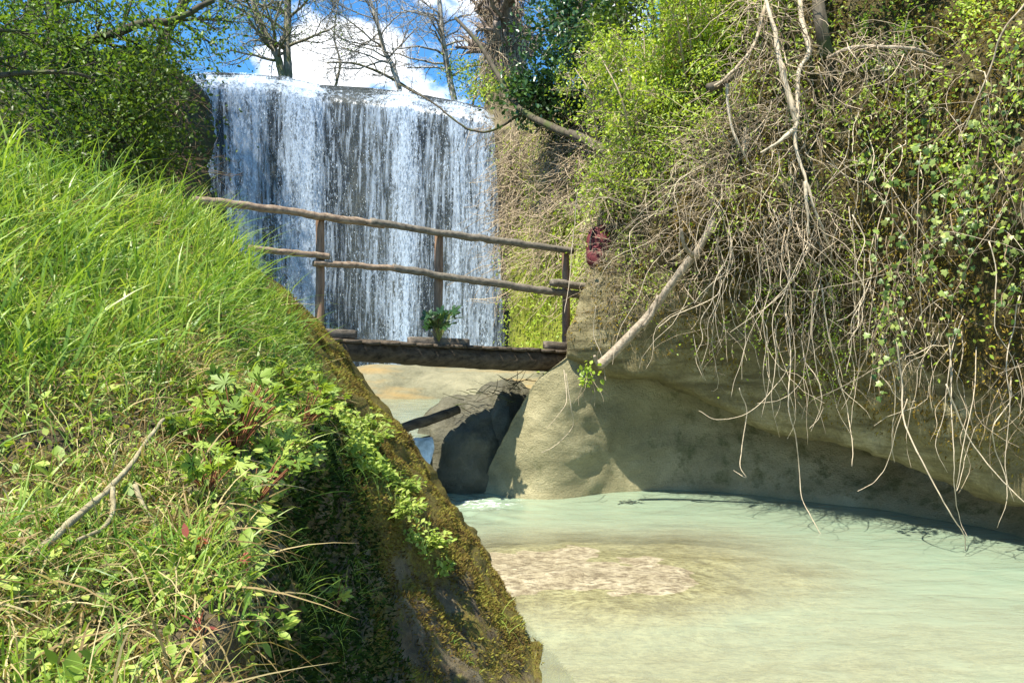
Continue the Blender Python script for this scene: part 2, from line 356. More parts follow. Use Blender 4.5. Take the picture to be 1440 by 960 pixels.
p, n_ = scatter(bV, bN, grassy*(.25+(1-clump)**1.5)*(.6+.8*(1-up_zone))*(1-.85*sm(300, 370, qx+.3*(500-qy)*(qy < 500)))*(1-.8*sm(270, 330, qx)*sm(560, 640, qy))*(.15+np.clip(.5+1.6*fbm(bV*2.2, 3, 23), 0, 1.3)), 13000)
V1 = blades(p, n_, rng.uniform(.06, .26, len(p)), rng.uniform(.001, .0028, len(p)), np.array([.1, -.3, -.4]), 1.7, upw=.25)
tag(mesh('dry_grass', *V1, M['drygrass']), 'straw coloured dead grass blades among the green', 'dry grass', kind='stuff')
# moss shoots
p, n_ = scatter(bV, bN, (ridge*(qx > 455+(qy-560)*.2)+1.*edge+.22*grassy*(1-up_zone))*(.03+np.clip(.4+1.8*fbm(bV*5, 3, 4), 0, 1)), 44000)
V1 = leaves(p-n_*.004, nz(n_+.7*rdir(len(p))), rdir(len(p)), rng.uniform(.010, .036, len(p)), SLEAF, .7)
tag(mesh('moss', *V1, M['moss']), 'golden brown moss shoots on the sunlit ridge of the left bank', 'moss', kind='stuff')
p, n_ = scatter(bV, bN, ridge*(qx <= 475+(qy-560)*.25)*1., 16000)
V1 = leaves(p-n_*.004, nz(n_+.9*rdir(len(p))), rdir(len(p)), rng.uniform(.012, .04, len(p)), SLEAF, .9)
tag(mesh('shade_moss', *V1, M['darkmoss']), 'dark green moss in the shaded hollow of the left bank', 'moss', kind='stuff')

def on_bank(x, y, lift=0.):
    d2 = np.where(inside, (qx-x)**2+(qy-y)**2, 1e12); k = np.unravel_index(np.argmin(d2), d2.shape)
    return bV[k]+bN[k]*lift, bN[k]
rz = ridge*inpoly(qx, qy, [(440, 500), (500, 560), (575, 640), (655, 780), (610, 810), (540, 730), (480, 640)])*(fbm(bV*3.5, 3, 16) > .05)
p, n_ = scatter(bV, bN, rz*1., 1500)
V1 = leaves(p+n_*rng.uniform(.005, .07, (len(p), 1)), nz(rdir(len(p))+.4*n_), nz(n_+np.array([-.3, -.3, .8])+.6*rdir(len(p))), rng.uniform(.015, .04, len(p)), LEAF, 1.2)
tag(mesh('ridge_weeds', *V1, M['herb']), 'light green weeds creeping over the moss ridge', 'weeds', kind='stuff')
# ground cover of small round leaves on the lower bank
p, n_ = scatter(bV, bN, grassy*(1-up_zone+.12)*(.05+pocket)*inv_d2, 5600)
V1 = leaves(p+n_*rng.uniform(.005, .05, (len(p), 1)), nz(rdir(len(p))+.4*n_), nz(n_+np.array([-.2, -.2, .8])+.5*rdir(len(p))), rng.uniform(.008, .03, len(p))*np.where(rng.random(len(p)) < .1, 1.7, 1), LEAF, 1.4)
tag(mesh('ground_cover', *V1, M['herb']), 'small round leaved weeds covering the lower left bank', 'ground cover', kind='stuff')

def herb(x, y, label, n=9, h=.13, leaf=.055, mats=('herb', 'redstem'), name='geranium_plant', cat='plant', tpl=PALM, spread=.9, seed=0, group=None, base=None, nrm=None, flat=.75, per=1):
    r = np.random.default_rng(1000+seed)
    if base is None: base, nrm = on_bank(x, y)
    o = empty(name, base, label, cat, group)
    a = r.random(n)*2*np.pi; tilt = r.uniform(.2, 1, n)*spread
    dirs = nz(np.array([0, 0, 1.])*.8+nrm*.5+np.stack([np.cos(a)*tilt, np.sin(a)*tilt, r.normal(size=n)*.1], -1))
    hh = h*r.uniform(.55, 1.15, n)[:, None]
    p0 = np.repeat(base[None], n, 0); p2 = base+dirs*hh; p1 = base+(dirs*.5+np.array([0, 0, .18]))*hh
    t = np.linspace(0, 1, 6)[None, :, None]
    path = p0[:, None]*(1-t)**2+2*p1[:, None]*t*(1-t)+p2[:, None]*t**2
    sV, sF = tubes(path, np.repeat(np.linspace(.0022, .0012, 6)[None], n, 0)*(h/.13)**.5, 4)
    mesh('stem', sV, sF, M[mats[1]], o)
    if per > 1:
        kk = np.repeat(np.arange(n), per); tt = r.uniform(.3, 1, n*per)[:, None]
        p2 = (p0[kk]*(1-tt)**2+2*p1[kk]*tt*(1-tt)+p2[kk]*tt**2); dirs = nz(dirs[kk]*.5+r.normal(size=(n*per, 3))*.7); n = n*per
    ax = nz(dirs*np.array([1, 1, .15])+.25*r.normal(size=(n, 3))); nn = nz(np.array([-.1, -.15, 1.])*flat+.35*r.normal(size=(n, 3)))
    mesh('leaves', *leaves(p2, ax, nn, leaf*r.uniform(.7, 1.25, n), tpl), M[mats[0]], o)
    return o
herb(335, 640, 'tallest red stemmed herb with pale lobed leaves, behind the curved woody stem', 44, .22, .052, seed=1, spread=1.3)
herb(425, 610, 'red stemmed lobed herb leaning over the shaded hollow, nearest the moss ridge', 34, .19, .05, seed=2, spread=1.3)
herb(355, 725, 'herb with a fan of bare red stems at the edge of the dark hollow', 24, .17, .045, seed=3, spread=1.3)
herb(270, 640, 'low lobed herb right beside the top of the curved woody stem', 36, .13, .045, seed=4, spread=1.3)
herb(395, 555, 'small pale lobed herb highest on the grassy edge above the hollow', 26, .15, .05, seed=5, spread=1.3)
herb(300, 590, 'pale lobed herb in the long grass just above the woody stem tip', 26, .14, .05, seed=12, spread=1.3)
herb(445, 580, 'pale lobed herb between the long grass and the top of the moss ridge', 30, .16, .055, seed=13, spread=1.3)
herb(385, 675, 'lobed herb directly above the fan of bare red stems', 26, .15, .05, seed=14, spread=1.3)
herb(290, 700, 'lobed herb close to the short broken fork of the woody stem', 22, .12, .042, seed=15, spread=1.2)
herb(470, 860, 'small lobed herb hanging in the dark lower hollow', 8, .12, .055, seed=6)
herb(275, 785, 'tiny plant with reddened leaves above the forked woody stem end', 7, .05, .028, ('redleaf', 'redstem'), 'red_weed', seed=7, tpl=LEAF)
herb(325, 815, 'tiny pink red leaved plant on the brink of the hollow', 6, .05, .028, ('redleaf', 'redstem'), 'red_weed', seed=8, tpl=LEAF)
herb(285, 905, 'tiny dark red leaved plant near the bottom of the bank', 6, .04, .026, ('redleaf', 'redstem'), 'red_weed', seed=9, tpl=LEAF)
herb(365, 900, 'bright green rosette plant on the brink near the bottom of the picture', 16, .07, .035, ('herb', 'greenstem'), 'rosette_plant', seed=10, tpl=LEAF)
herb(240, 935, 'bright round leaved rosette plant lowest on the bank', 14, .06, .03, ('herb', 'greenstem'), 'rosette_plant', seed=11, tpl=LEAF)
for i, (x, y, lab, nn, hh) in enumerate([(535, 590, 'upright chickweed sprig at the top of the moss ridge', 16, .16), (515, 635, 'bushy chickweed clump on the moss below the top sprig', 26, .17),
                                     (585, 690, 'chickweed sprig standing on the ridge edge against the dark boulder', 16, .15), (555, 735, 'broad leaved chickweed clump halfway down the moss ridge', 24, .18),
                                     (600, 775, 'lowest chickweed clump sprawling on the moss ridge', 22, .16)]):
    herb(x, y, lab, nn*2, hh*1.1, .036, ('herb', 'greenstem'), 'chickweed_plant', seed=20+i, tpl=LEAF, spread=1.5, per=5)
# curved woody stem lying in the grass
def along(pts, lift): return [on_bank(x, y, lift)[0] for x, y in pts]
o = empty('woody_stem', on_bank(160, 690)[0], 'curved bare woody stem forking across the grass of the left bank', 'stem')
bd = [P(x, y, d) for x, y, d in [(30, 800, 1.42), (90, 745, 1.55), (150, 692, 1.72), (185, 655, 1.86), (212, 610, 2.05), (240, 583, 2.2), (285, 575, 2.4)]]
mesh('stem', *wood(bd, .0085, .0035, 50, 8, .3, .012, 3), M['stem'], o)
bd = [P(x, y, d) for x, y, d in [(158, 686, 1.74), (157, 722, 1.68), (140, 745, 1.6), (108, 760, 1.52)]]
mesh('branch', *wood(bd, .0062, .0035, 24, 8, .3, .008, 4), M['stem'], o)
bd = [P(x, y, d) for x, y, d in [(188, 682, 1.8), (205, 720, 1.76), (222, 748, 1.74), (247, 762, 1.75)]]
mesh('branch', *wood(bd, .0055, .003, 24, 8, .3, .008, 5), M['stem'], o)

# ------------------------------------------------------------------ pool wall and overhanging cliff on the right
wall_d = tps([(815, 480, 10.2), (795, 500, 10.1), (735, 560, 10.3), (690, 650, 10.5), (677, 690, 10.6), (677, 730, 10.4), (740, 697, 10.15), (850, 691, 10.5), (960, 689, 10.7),
              (1100, 700, 10.15), (1200, 712, 9.65), (1300, 727, 9.1), (1440, 757, 8.1), (1700, 835, 6.3), (760, 600, 10.05), (800, 640, 10.15), (850, 560, 10.35), (800, 540, 10.05), (850, 640, 10.4),
              (920, 640, 10.7), (960, 600, 10.85), (1000, 560, 10.9), (1100, 640, 10.45), (1200, 660, 10.0), (1300, 690, 9.4), (1440, 720, 8.4), (1000, 440, 10.9), (1440, 560, 9.2), (1200, 520, 10.5),
              (740, 740, 10.0), (960, 740, 10.6), (1200, 760, 9.6), (1440, 810, 8.0), (1700, 600, 7)])
R, C, CB = 90, 190, 10
py = np.linspace(440, 790, R); xl = np.interp(py, [440, 480, 500, 530, 560, 600, 650, 690, 790], [840, 815, 797, 757, 736, 713, 690, 678, 672])
u = np.linspace(0, 1, C)**1.2
px = xl[:, None]+(1750-xl[:, None])*u; pyy = np.repeat(py[:, None], C, 1)
wV = P(px, pyy, wall_d(px, pyy)); tb = (np.arange(CB, 0, -1)/CB)[None, :, None]
wV = np.concatenate([wV[:, :1]+np.concatenate([.5*tb, 2.2*tb, -.1*tb], -1), wV], 1)
wN = gnormals(wV); wN = wN*np.sign((wN*(np.array([0, 0, H])-wV)).sum(-1).mean())
wV = wV+wN*(.07*fbm(wV*np.array([1.3, 1.3, 2.2]), 5, 5)+.012*fbm(wV*12, 3, 6))[..., None]
wx, wy = proj(wV)
mo = .36+.12*sm(860, 1000, wx)-.3*sm(.12, .0, wV[..., 2])
tag(mesh('rock_wall', wV, gridfaces(*wV.shape[:2]), M['wall'], attrs={'moss': mo}), kind='structure')

LIPX = [780, 800, 860, 930, 1000, 1110, 1200, 1290, 1440, 1750]; LIPY = [505, 500, 522, 528, 560, 610, 628, 652, 706, 815]
cl_d = tps([(800, 497, 10.0), (860, 520, 9.95), (930, 530, 9.8), (1000, 560, 9.85), (1110, 610, 9.3), (1200, 626, 8.85), (1290, 650, 8.42), (1440, 705, 7.55), (1750, 810, 6.0),
            (850, 420, 9.85), (1000, 440, 9.25), (1100, 510, 8.8), (1000, 300, 8.7), (1000, 150, 9.0), (1200, 420, 8.25), (1200, 200, 8.0), (1440, 500, 7.1), (1440, 620, 7.4),
            (1440, 200, 6.9), (1440, 0, 7.4), (1200, 0, 8.6), (1000, 0, 9.9), (900, 250, 10), (870, 340, 9.95), (830, 410, 9.95), (1750, 400, 5.7), (1750, 0, 6),
            (1000, -250, 11.5), (900, -100, 11.8), (1440, -250, 9), (1750, -300, 7.5), (870, 100, 11), (900, 470, 9.6), (1300, 560, 8.0), (1000, 500, 9.6)])
R, C, CB, RB = 180, 190, 10, 14
v = np.linspace(0, 1, R); xs = np.linspace(0, 1, C)**1.1
topy = -300.
def cliff_left(y): return np.interp(y, [-300, 0, 200, 250, 300, 330, 370, 410, 450, 480, 505], [1010, 940, 885, 855, 850, 853, 838, 822, 806, 801, 798])
px = np.zeros((R, C)); pyy = np.zeros((R, C))
for it in range(3):
    if it == 0: L0 = np.full(R, 820.)
    else: L0 = cliff_left(pyy[:, 0])
    px = L0[:, None]+(1750-L0[:, None])*xs
    lip = np.interp(px[-1], LIPX, LIPY)
    pyy = topy+(lip[None]-topy)*v[:, None]
cV = P(px, pyy, cl_d(px, pyy))
ft = fbm(cV*1.2, 3, 31)
tb = (np.arange(1, RB+1)/RB)[:, None, None]
und = cV[-1:]+np.concatenate([.12*tb, 1.9*tb, .10*np.sin(tb*1.5)-.10*np.sin(np.minimum(tb*6, np.pi))], -1)
cV = np.concatenate([cV, und], 0)
tl = (np.arange(CB, 0, -1)/CB)[None, :, None]
cV = np.concatenate([cV[:, :1]+np.concatenate([.45*tl, 2.5*tl, .0*tl], -1), cV], 1)
cN = gnormals(cV); cN = cN*np.sign((cN*(np.array([0, 0, H])-cV)).sum(-1).mean())
damp = np.ones(cV.shape[:2]); damp[-RB-30:] = np.linspace(1, .3, RB+30)[:, None]**1.0
cV = cV+cN*(damp*(.26*fbm(cV*np.array([1.6, 1.6, .9]), 5, 12)+.09*fbm(cV*np.array([5, 5, 2.5]), 4, 13)))[..., None]
cN = gnormals(cV); cN = cN*np.sign((cN*(np.array([0, 0, H])-cV)).sum(-1).mean())
cx, cy = proj(cV); cin = np.zeros(cV.shape[:2], bool); cin[:R, CB:] = True
lipd = np.interp(cx, LIPX, LIPY)-cy
mo = .30+.36*sm(60, 200, lipd)  # more of the dark moss tone above the lip, painting shade behind the twigs
mo = np.where(cin, mo, .3)
tag(mesh('cliff', cV, gridfaces(*cV.shape[:2]), M['cliff'], attrs={'moss': mo}), kind='structure')
def on_cliff(x, y, lift=0.):
    d2 = np.where(cin, (cx-x)**2+(cy-y)**2, 1e12); k = np.unravel_index(np.argmin(d2), d2.shape)
    return cV[k]+cN[k]*lift, cN[k]

def strands(p, n_, L, r0, dirs, wig, grav, npt=8, k=3, seed=0, r=rng):
    """curly thin stems: start, length, radius, initial direction"""
    B = len(p); step = (L/(npt-1))[:, None]; d = nz(dirs); q = p.copy(); path = [q.copy()]
    ph = r.normal(size=(B, 3))*wig*.5
    for i in range(npt-1):
        ph = .6*ph+r.normal(size=(B, 3))*wig
        d = nz(d+ph+np.array([0, 0, -grav])); q = q+d*step; path.append(q.copy())
    path = np.stack(path, 1)
    rad = r0[:, None]*np.linspace(1, .45, npt)[None]
    return tubes(path, rad, k, cap=False)
def cpts_(pts): return [P(x, y, d) for x, y, d in pts]
# dead twig tangle
zone = cin*(sm(840, 930, cx)*sm(1240, 1120, cx)*sm(90, 180, cy)*sm(100, 180, lipd))
parts = []
p, n_ = scatter(cV, cN, zone*(.03+np.clip(.3+1.6*fbm(cV*1.6, 3, 40), 0, 1)**1.8), 1250)
parts.append(strands(p+n_*rng.uniform(-.06, .22, (len(p), 1)), n_, rng.uniform(.25, .9, len(p)), rng.uniform(.0015, .0042, len(p)), n_*.7+rdir(len(p))*1.0+np.array([-.1, -.1, -.5]), .35, .12, 8))
z2 = cin*(sm(1050, 1150, cx)*sm(20, 120, cy)*sm(100, 190, lipd))*np.clip(.3+1.4*fbm(cV*1.8, 3, 41), 0, 1)
p, n_ = scatter(cV, cN, z2, 850)
parts.append(strands(p+n_*rng.uniform(-.02, .18, (len(p), 1)), n_, rng.uniform(.25, .9, len(p)), rng.uniform(.001, .003, len(p)), n_*.3+rdir(len(p))*.7+np.array([0, 0, -.8]), .22, .2, 8))
n = 420; cr_ = np.concatenate([resample(cpts_(q), 120) for q in ([(1122, -25, 8.2), (1138, 75, 7.95), (1122, 165, 7.85), (1130, 245, 7.75), (1158, 322, 7.8)], [(1120, 172, 7.85), (1098, 90, 7.9), (1078, 0, 8.1)], [(1080, -5, 8.4), (1062, 58, 8.3), (1018, 112, 8.15)], [(1165, 82, 8.0), (1220, 66, 7.6), (1312, 77, 7.6)])])
c = cr_[rng.integers(0, len(cr_), n)]+rng.normal(size=(n, 3))*np.array([.12, .08, .10])
parts.append(strands(c, None, rng.uniform(.2, .9, n), rng.uniform(.002, .0065, n), rng.normal(size=(n, 3))*.7+np.array([0, -.1, -.7]), .3, .12, 8))
z3 = cin*(sm(815, 850, cx)*sm(1000, 900, cx)*sm(190, 260, cy)*sm(470, 400, cy))
p, n_ = scatter(cV, cN, z3, 700)
parts.append(strands(p+n_*rng.uniform(-.02, .2, (len(p), 1)), n_, rng.uniform(.2, .7, len(p)), rng.uniform(.001, .003, len(p)), n_*.3+rdir(len(p))+np.array([-.3, 0, -.2]), .35, .1, 8))
tag(mesh('twig_tangle', *merge(parts), M['twig']), 'tangle of dead grey brown twigs and roots hanging over the right cliff', 'twigs', kind='stuff')
# pale thicker roots in the tangle
p, n_ = scatter(cV, cN, cin*(sm(900, 1000, cx)*sm(1430, 1200, cx)*sm(60, 150, cy)*sm(110, 200, lipd)), 170)
V1 = strands(p+n_*rng.uniform(-.05, .1, (len(p), 1)), n_, rng.uniform(.5, 1.7, len(p)), rng.uniform(.0025, .0068, len(p)), n_*.9+rdir(len(p))*.7+np.array([0, 0, -.9]), .22, .2, 12, 4)
tag(mesh('pale_root_tangle', *V1, M['paletwig']), 'paler thicker roots draped through the twig tangle', 'roots', kind='stuff')
# fresh small leaves sprouting through the tangle
p, n_ = scatter(cV, cN, cin*(sm(850, 900, cx)*sm(1300, 1200, cx)*sm(200, 260, cy)*sm(50, 130, lipd))*(fbm(cV*2.6, 3, 56) > .05), 3800)
V1 = leaves(p+n_*rng.uniform(.0, .3, (len(p), 1)), nz(rdir(len(p))+np.array([0, -.2, -.2])), nz(n_*.6+np.array([-.2, -.2, .8])+.6*rdir(len(p))), rng.uniform(.018, .042, len(p)), LEAF, .9)
tag(mesh('sprouting_leaves', *V1, M['bright']), 'small fresh leaves sprouting through the dead twig tangle', 'leaves', kind='stuff')
# small leaves on the cliff
zl = cin*(1.2*sm(1020, 1100, cx)*sm(330, 150, cy+.1*(1440-cx))*1.0+.22*sm(880, 1000, cx)*sm(560, 400, cy)+.2*(cx > 1200)*sm(560, 400, cy))*(.15+(fbm(cV*2.1, 3, 50) > -.05))
p, n_ = scatter(cV, cN, zl, 17000)
V1 = leaves(p+n_*rng.uniform(.02, .28, (len(p), 1)), nz(rdir(len(p))+np.array([0, -.2, -.4])), nz(n_*.8+np.array([-.2, -.2, .6])+.6*rdir(len(p))), rng.uniform(.025, .06, len(p)), LEAF, 1.1)
tag(mesh('creeper_leaves', *V1, M['bright']), 'light green creeper leaves scattered over the right cliff', 'creeper', kind='stuff')
p, n_ = scatter(cV, cN, cin*(sm(1180, 1260, cx)*sm(60, 160, lipd)*sm(0, 80, cy))*(fbm(cV*1.9, 3, 55) > .16), 260)
V1 = leaves(p+n_*rng.uniform(.02, .22, (len(p), 1)), nz(rdir(len(p))*.7+np.array([0, -.1, -.8])), nz(n_+np.array([-.2, -.2, .3])+.4*rdir(len(p))), rng.uniform(.025, .055, len(p)), IVY)
tag(mesh('ivy_leaves', *V1, M['ivy']), 'lobed ivy leaves spread over the right end of the cliff', 'ivy', kind='stuff')
# hanging mass of small yellow green leaves at the left end of the cliff top
zf = cin*(sm(838, 860, cx)*sm(1090, 1020, cx)*sm(330, 250, cy+.55*(cx-880)*(cx > 880)+0*cy))
p, n_ = scatter(cV, cN, zf*(.25+(fbm(cV*2.2, 3, 58) > -.2)), 15000)
V1 = leaves(p+n_*rng.uniform(-.02, .55, (len(p), 1))+rng.normal(size=(len(p), 3))*.05, nz(rdir(len(p))+np.array([-.1, -.2, -.3])), nz(n_*.6+np.array([-.2, -.2, .8])+.7*rdir(len(p))), rng.uniform(.03, .065, len(p)), LEAF, .8)
tag(mesh('hanging_foliage', *V1, M['bright']), 'mass of small yellow green leaves at the left end of the cliff top', 'foliage', kind='stuff')
# mossy fuzz over the cliff
p, n_ = scatter(cV, cN, cin*sm(10, 90, lipd)*(fbm(cV*2.4, 4, 60) > -.1)*(cy > -40), 27000)
V1 = leaves(p-n_*.006, nz(n_+np.array([0, 0, -.5])+.8*rdir(len(p))), rdir(len(p)), rng.uniform(.02, .065, len(p)), SLEAF, .7)
tag(mesh('cliff_moss', *V1, M['ochremoss']), 'olive and ochre moss on the right cliff face', 'moss', kind='stuff')

# named limbs on the cliff
def cpts(pts): return [P(x, y, d) for x, y, d in pts]
o = empty('fallen_branch', P(930, 420, 8.5), 'broken pale grey branch slanting out of the cliff over the pool', 'branch')
mesh('limb', *wood(cpts([(842, 513, 9.35), (868, 490, 9.3), (905, 452, 9.15), (942, 402, 8.9), (985, 345, 8.65), (1015, 288, 8.6), (1035, 250, 8.7)]), .06, .035, 60, 12, .35, .02, 11), M['log'], o)
for q, pts in enumerate([[(845, 516, 9.35), (838, 508, 9.3), (836, 500, 9.25)], [(905, 460, 9.1), (918, 440, 8.95), (925, 415, 8.9)], [(975, 360, 8.55), (962, 345, 8.4), (958, 322, 8.3)]]):
    mesh('stub', *wood(cpts(pts), .03, .015, 10, 7, .3, 0, 20+q), M['log'], o)
o = empty('dead_root', P(1130, 200, 8.0), 'thick pale forked root hanging down the middle of the twig tangle', 'root')
mesh('main_root', *wood(cpts([(1122, -25, 8.3), (1130, 40, 8.1), (1138, 75, 8.0), (1122, 105, 7.95), (1122, 165, 7.85), (1118, 195, 7.8), (1130, 245, 7.75), (1145, 290, 7.75), (1158, 322, 7.8), (1166, 350, 8.0)]), .030, .008, 80, 10, .5, .02, 31), M['paletwig'], o)
for q, (pts, r0) in enumerate([([(1120, 172, 7.85), (1110, 135, 7.85), (1098, 90, 7.9), (1088, 40, 8.0), (1078, 0, 8.1), (1072, -40, 8.4)], .032), ([(1118, 180, 7.8), (1095, 200, 7.75), (1070, 215, 7.8)], .022), ([(1132, 255, 7.75), (1135, 290, 7.75), (1137, 330, 7.8)], .02)]):
    mesh('side_root', *wood(cpts(pts), r0, r0*.45, 40, 9, .45, .016, 40+q), M['paletwig'], o)
def limb(name, label, cat, pts, r0, r1, mat, seed, n=40, wig=.012, rough=.2, group=None, k=7):
    return tag(mesh(name, *wood(cpts(pts), r0, r1, n, k, rough, wig, seed), M[mat]), label, cat, group)
limb('dead_branch', 'pale dead branch slanting down leftwards from the cliff top', 'branch', [(1080, -5, 8.4), (1062, 58, 8.3), (1040, 90, 8.2), (1018, 112, 8.15), (1000, 124, 8.2)], .022, .014, 'twig', 51)
limb('dead_branch', 'short thick broken branch end at the left edge of the twig tangle', 'branch', [(997, 124, 8.2), (1015, 118, 8.3), (1040, 102, 8.5)], .05, .035, 'bark', 52, 20)
limb('dead_branch', 'arched pale branch across the leafy cliff top', 'branch', [(1165, 82, 8.0), (1190, 70, 7.75), (1220, 66, 7.6), (1255, 67, 7.5), (1290, 70, 7.5), (1312, 77, 7.6), (1330, 84, 7.8)], .022, .014, 'log', 53)
limb('dead_branch', 'thin vertical root left of the main forked root', 'root', [(1022, 118, 8.2), (1024, 150, 8.2), (1032, 190, 8.15), (1045, 215, 8.2), (1058, 240, 8.3)], .018, .008, 'paletwig', 54)
limb('dead_branch', 'long diagonal twig crossing the leaves in the upper right corner', 'twig', [(1445, 0, 6.6), (1410, 45, 6.7), (1395, 90, 6.8), (1370, 150, 6.9), (1345, 205, 7.1)], .009, .005, 'twig', 55)
limb('dead_branch', 'shaggy pale root stump reaching from the main branch top to the tangle', 'root', [(1030, 262, 8.6), (1045, 225, 8.5), (1050, 180, 8.5)], .045, .03, 'twig', 56)
o = empty('cliff_tree', P(1158, 60, 8.0), 'dark slim tree trunk growing from the cliff top', 'tree')
mesh('trunk', *wood(cpts([(1162, 80, 8.1), (1155, 40, 8.0), (1150, 0, 8.05), (1146, -80, 8.3), (1150, -220, 8.6)]), .07, .05, 30, 9, .2, .02, 57), M['bark'], o)

# individually hanging roots over the pool
HR = [([(1040, 545), (1050, 580), (1043, 630), (1041, 655), (1049, 671), (1032, 661)], 'thin root with a hooked tip hanging over the wall, leftmost of its kind', .010, 8.6),
      ([(1105, 440), (1112, 500), (1108, 570), (1118, 610), (1124, 660), (1128, 700), (1145, 735), (1163, 762)], 'long pale root trailing over the pool to a slanting tip', .012, 8.1),
      ([(1155, 400), (1165, 470), (1178, 530), (1192, 575), (1198, 620), (1198, 655)], 'straight root hanging below the middle of the cliff lip', .012, 7.9),
      ([(1262, 480), (1268, 540), (1270, 590), (1300, 655), (1335, 720), (1355, 750), (1362, 790), (1382, 818)], 'longest root reaching lowest over the pool', .014, 7.2),
      ([(1335, 470), (1338, 560), (1342, 640), (1343, 690), (1350, 730), (1360, 756)], 'straight root dropping just behind the longest root', .009, 7.0),
      ([(1275, 560), (1262, 600), (1250, 645), (1232, 675), (1205, 690)], 'root curving leftwards below the cliff lip', .008, 7.4),
      ([(1330, 540), (1360, 610), (1395, 660), (1440, 704), (1480, 735)], 'root slanting down rightwards to the frame edge', .011, 6.8),
      ([(1375, 480), (1368, 560), (1352, 640), (1345, 690), (1358, 640), (1372, 600)], 'forked root near the frame edge', .007, 6.9),
      ([(1240, 470), (1258, 540), (1255, 620), (1258, 650)], 'short root hanging in a bundle under the ivy', .009, 7.6),
      ([(1180, 440), (1135, 470), (1100, 530), (1060, 575), (1012, 590), (982, 578)], 'budding twig sweeping leftwards under the overhang', .009, 8.3),
      ([(1145, 500), (1120, 545), (1095, 562), (1065, 567)], 'short budding twig below the tangle', .008, 8.3),
      ([(975, 470), (982, 505), (992, 535)], 'lone straight thin twig beside the broken branch', .007, 8.7),
      ([(838, 430), (835, 470), (846, 500), (852, 535)], 'thin root hanging in front of the dark rock beside the bridge', .008, 9.1),
      ([(793, 520), (797, 560), (787, 580), (768, 603)], 'wispy root bending leftwards over the smooth rock nose', .009, 9.3),
      ([(796, 525), (803, 575), (805, 600), (782, 625), (762, 636)], 'wispy root hanging lowest over the smooth rock nose', .009, 9.2),
      ([(812, 270), (806, 330), (800, 400), (794, 440)], 'long thin creeper dangling across the right end of the bridge', .009, 8.6)]
for i, (pp, lab, r0, d) in enumerate(HR):
    m = len(pp); pts = [(x, y, d+.3+.12*math.sin(i*2.1+q*1.3)) for q, (x, y) in enumerate(pp)]
    limb('hanging_root', lab, 'root', pts, r0*.62, r0*.3, 'paletwig', 100+i, 40, .014, .2, 'roots hanging over the pool', 6)
lab2 = 'thin pale root among the many dangling from the right cliff above the pool'
r2 = np.random.default_rng(5)
for i in range(32):
    x = r2.uniform(1000, 1438); y1 = np.interp(x, LIPX, LIPY)+r2.uniform(-150, 20 if x < 1200 else 60); y0 = y1-r2.uniform(120, 330)
    p0, n0 = on_cliff(x, y0); d = p0[1]-r2.uniform(.0, .3); xx = x; pts = []
    for q in range(7):
        pts.append((xx, y0+(y1-y0)*q/6, d+r2.normal()*.04)); xx += r2.normal()*9
    limb('hanging_root', lab2, 'root', pts, r2.uniform(.003, .0065), .0022, 'paletwig' if i % 3 else 'twig', 200+i, 24, .02, .2, 'roots dangling from the right cliff', 5)
# trailing ivy strands
IV = [(1255, 240, 480, 'ivy strand hanging in the middle of the mossy cliff, longest of all'), (1325, 180, 390, 'ivy strand with dense leaves above the root bundle'), (1290, 60, 260, 'ivy strand under the arched branch'),
      (1385, 120, 330, 'ivy strand at the right edge of the cliff'), (1425, 60, 250, 'ivy strand in the upper right corner of the cliff'), (1235, 400, 560, 'ivy strand reaching down to the cliff lip'), (1345, 300, 470, 'ivy strand in the right hanging root bundle')]
IV += [(x, y0, y1, 'short ivy strand among the roots at the right end of the cliff') for x, y0, y1 in [(1275, 300, 420), (1305, 110, 250), (1360, 230, 340), (1225, 150, 290), (1415, 330, 430)]]
for i, (x, y0, y1, lab) in enumerate(IV):
    r = np.random.default_rng(300+i); p0, n0 = on_cliff(x, y0); d = p0[1]-.3
    o = empty('ivy_vine', P(x, y0, d), lab, 'ivy', 'ivy strands on the right cliff')
    pts = cpts([(x+r.normal()*9, y0+(y1-y0)*q/6, d+.05*r.normal()) for q in range(7)])
    mesh('stem', *wood(pts, .006, .003, 30, 5, .2, .02, 310+i), M['browntwig'], o)
    nl = int((y1-y0)*.30); c = resample(pts, 200)[r.integers(0, 200, nl)]+r.normal(size=(nl, 3))*np.array([.09, .05, .04])
    mesh('leaves', *leaves(c, nz(r.normal(size=(nl, 3))*.6+np.array([0, -.2, -1])), nz(np.array([-.5, -.7, .6])+.4*r.normal(size=(nl, 3))), r.uniform(.025, .07, nl), IVY), M['ivy'], o)
# small bright plant under the dark crack
b_, n_0 = P(828, 520, 9.25), np.array([0, -1, 0.])
o = empty('crevice_plant', b_, 'tiny bright green plant hanging below the broken branch tip', 'plant')
r = np.random.default_rng(9); c = b_+r.normal(size=(60, 3))*np.array([.06, .06, .09])+np.array([0, 0, -.06])
mesh('leaves', *leaves(c, nz(r.normal(size=(60, 3))+np.array([0, -.4, -.4])), nz(np.array([-.4, -.6, .7])+.4*r.normal(size=(60, 3))), r.uniform(.04, .08, 60), LEAF, 1.4), M['bright'], o)
V1 = strands(np.repeat(b_[None], 9, 0), None, np.full(9, .45), np.full(9, .003), r.normal(size=(9, 3))*.5+np.array([0, -.2, -1]), .2, .2, 9, 4, r=r)
mesh('roots', *V1, M['twig'], o)

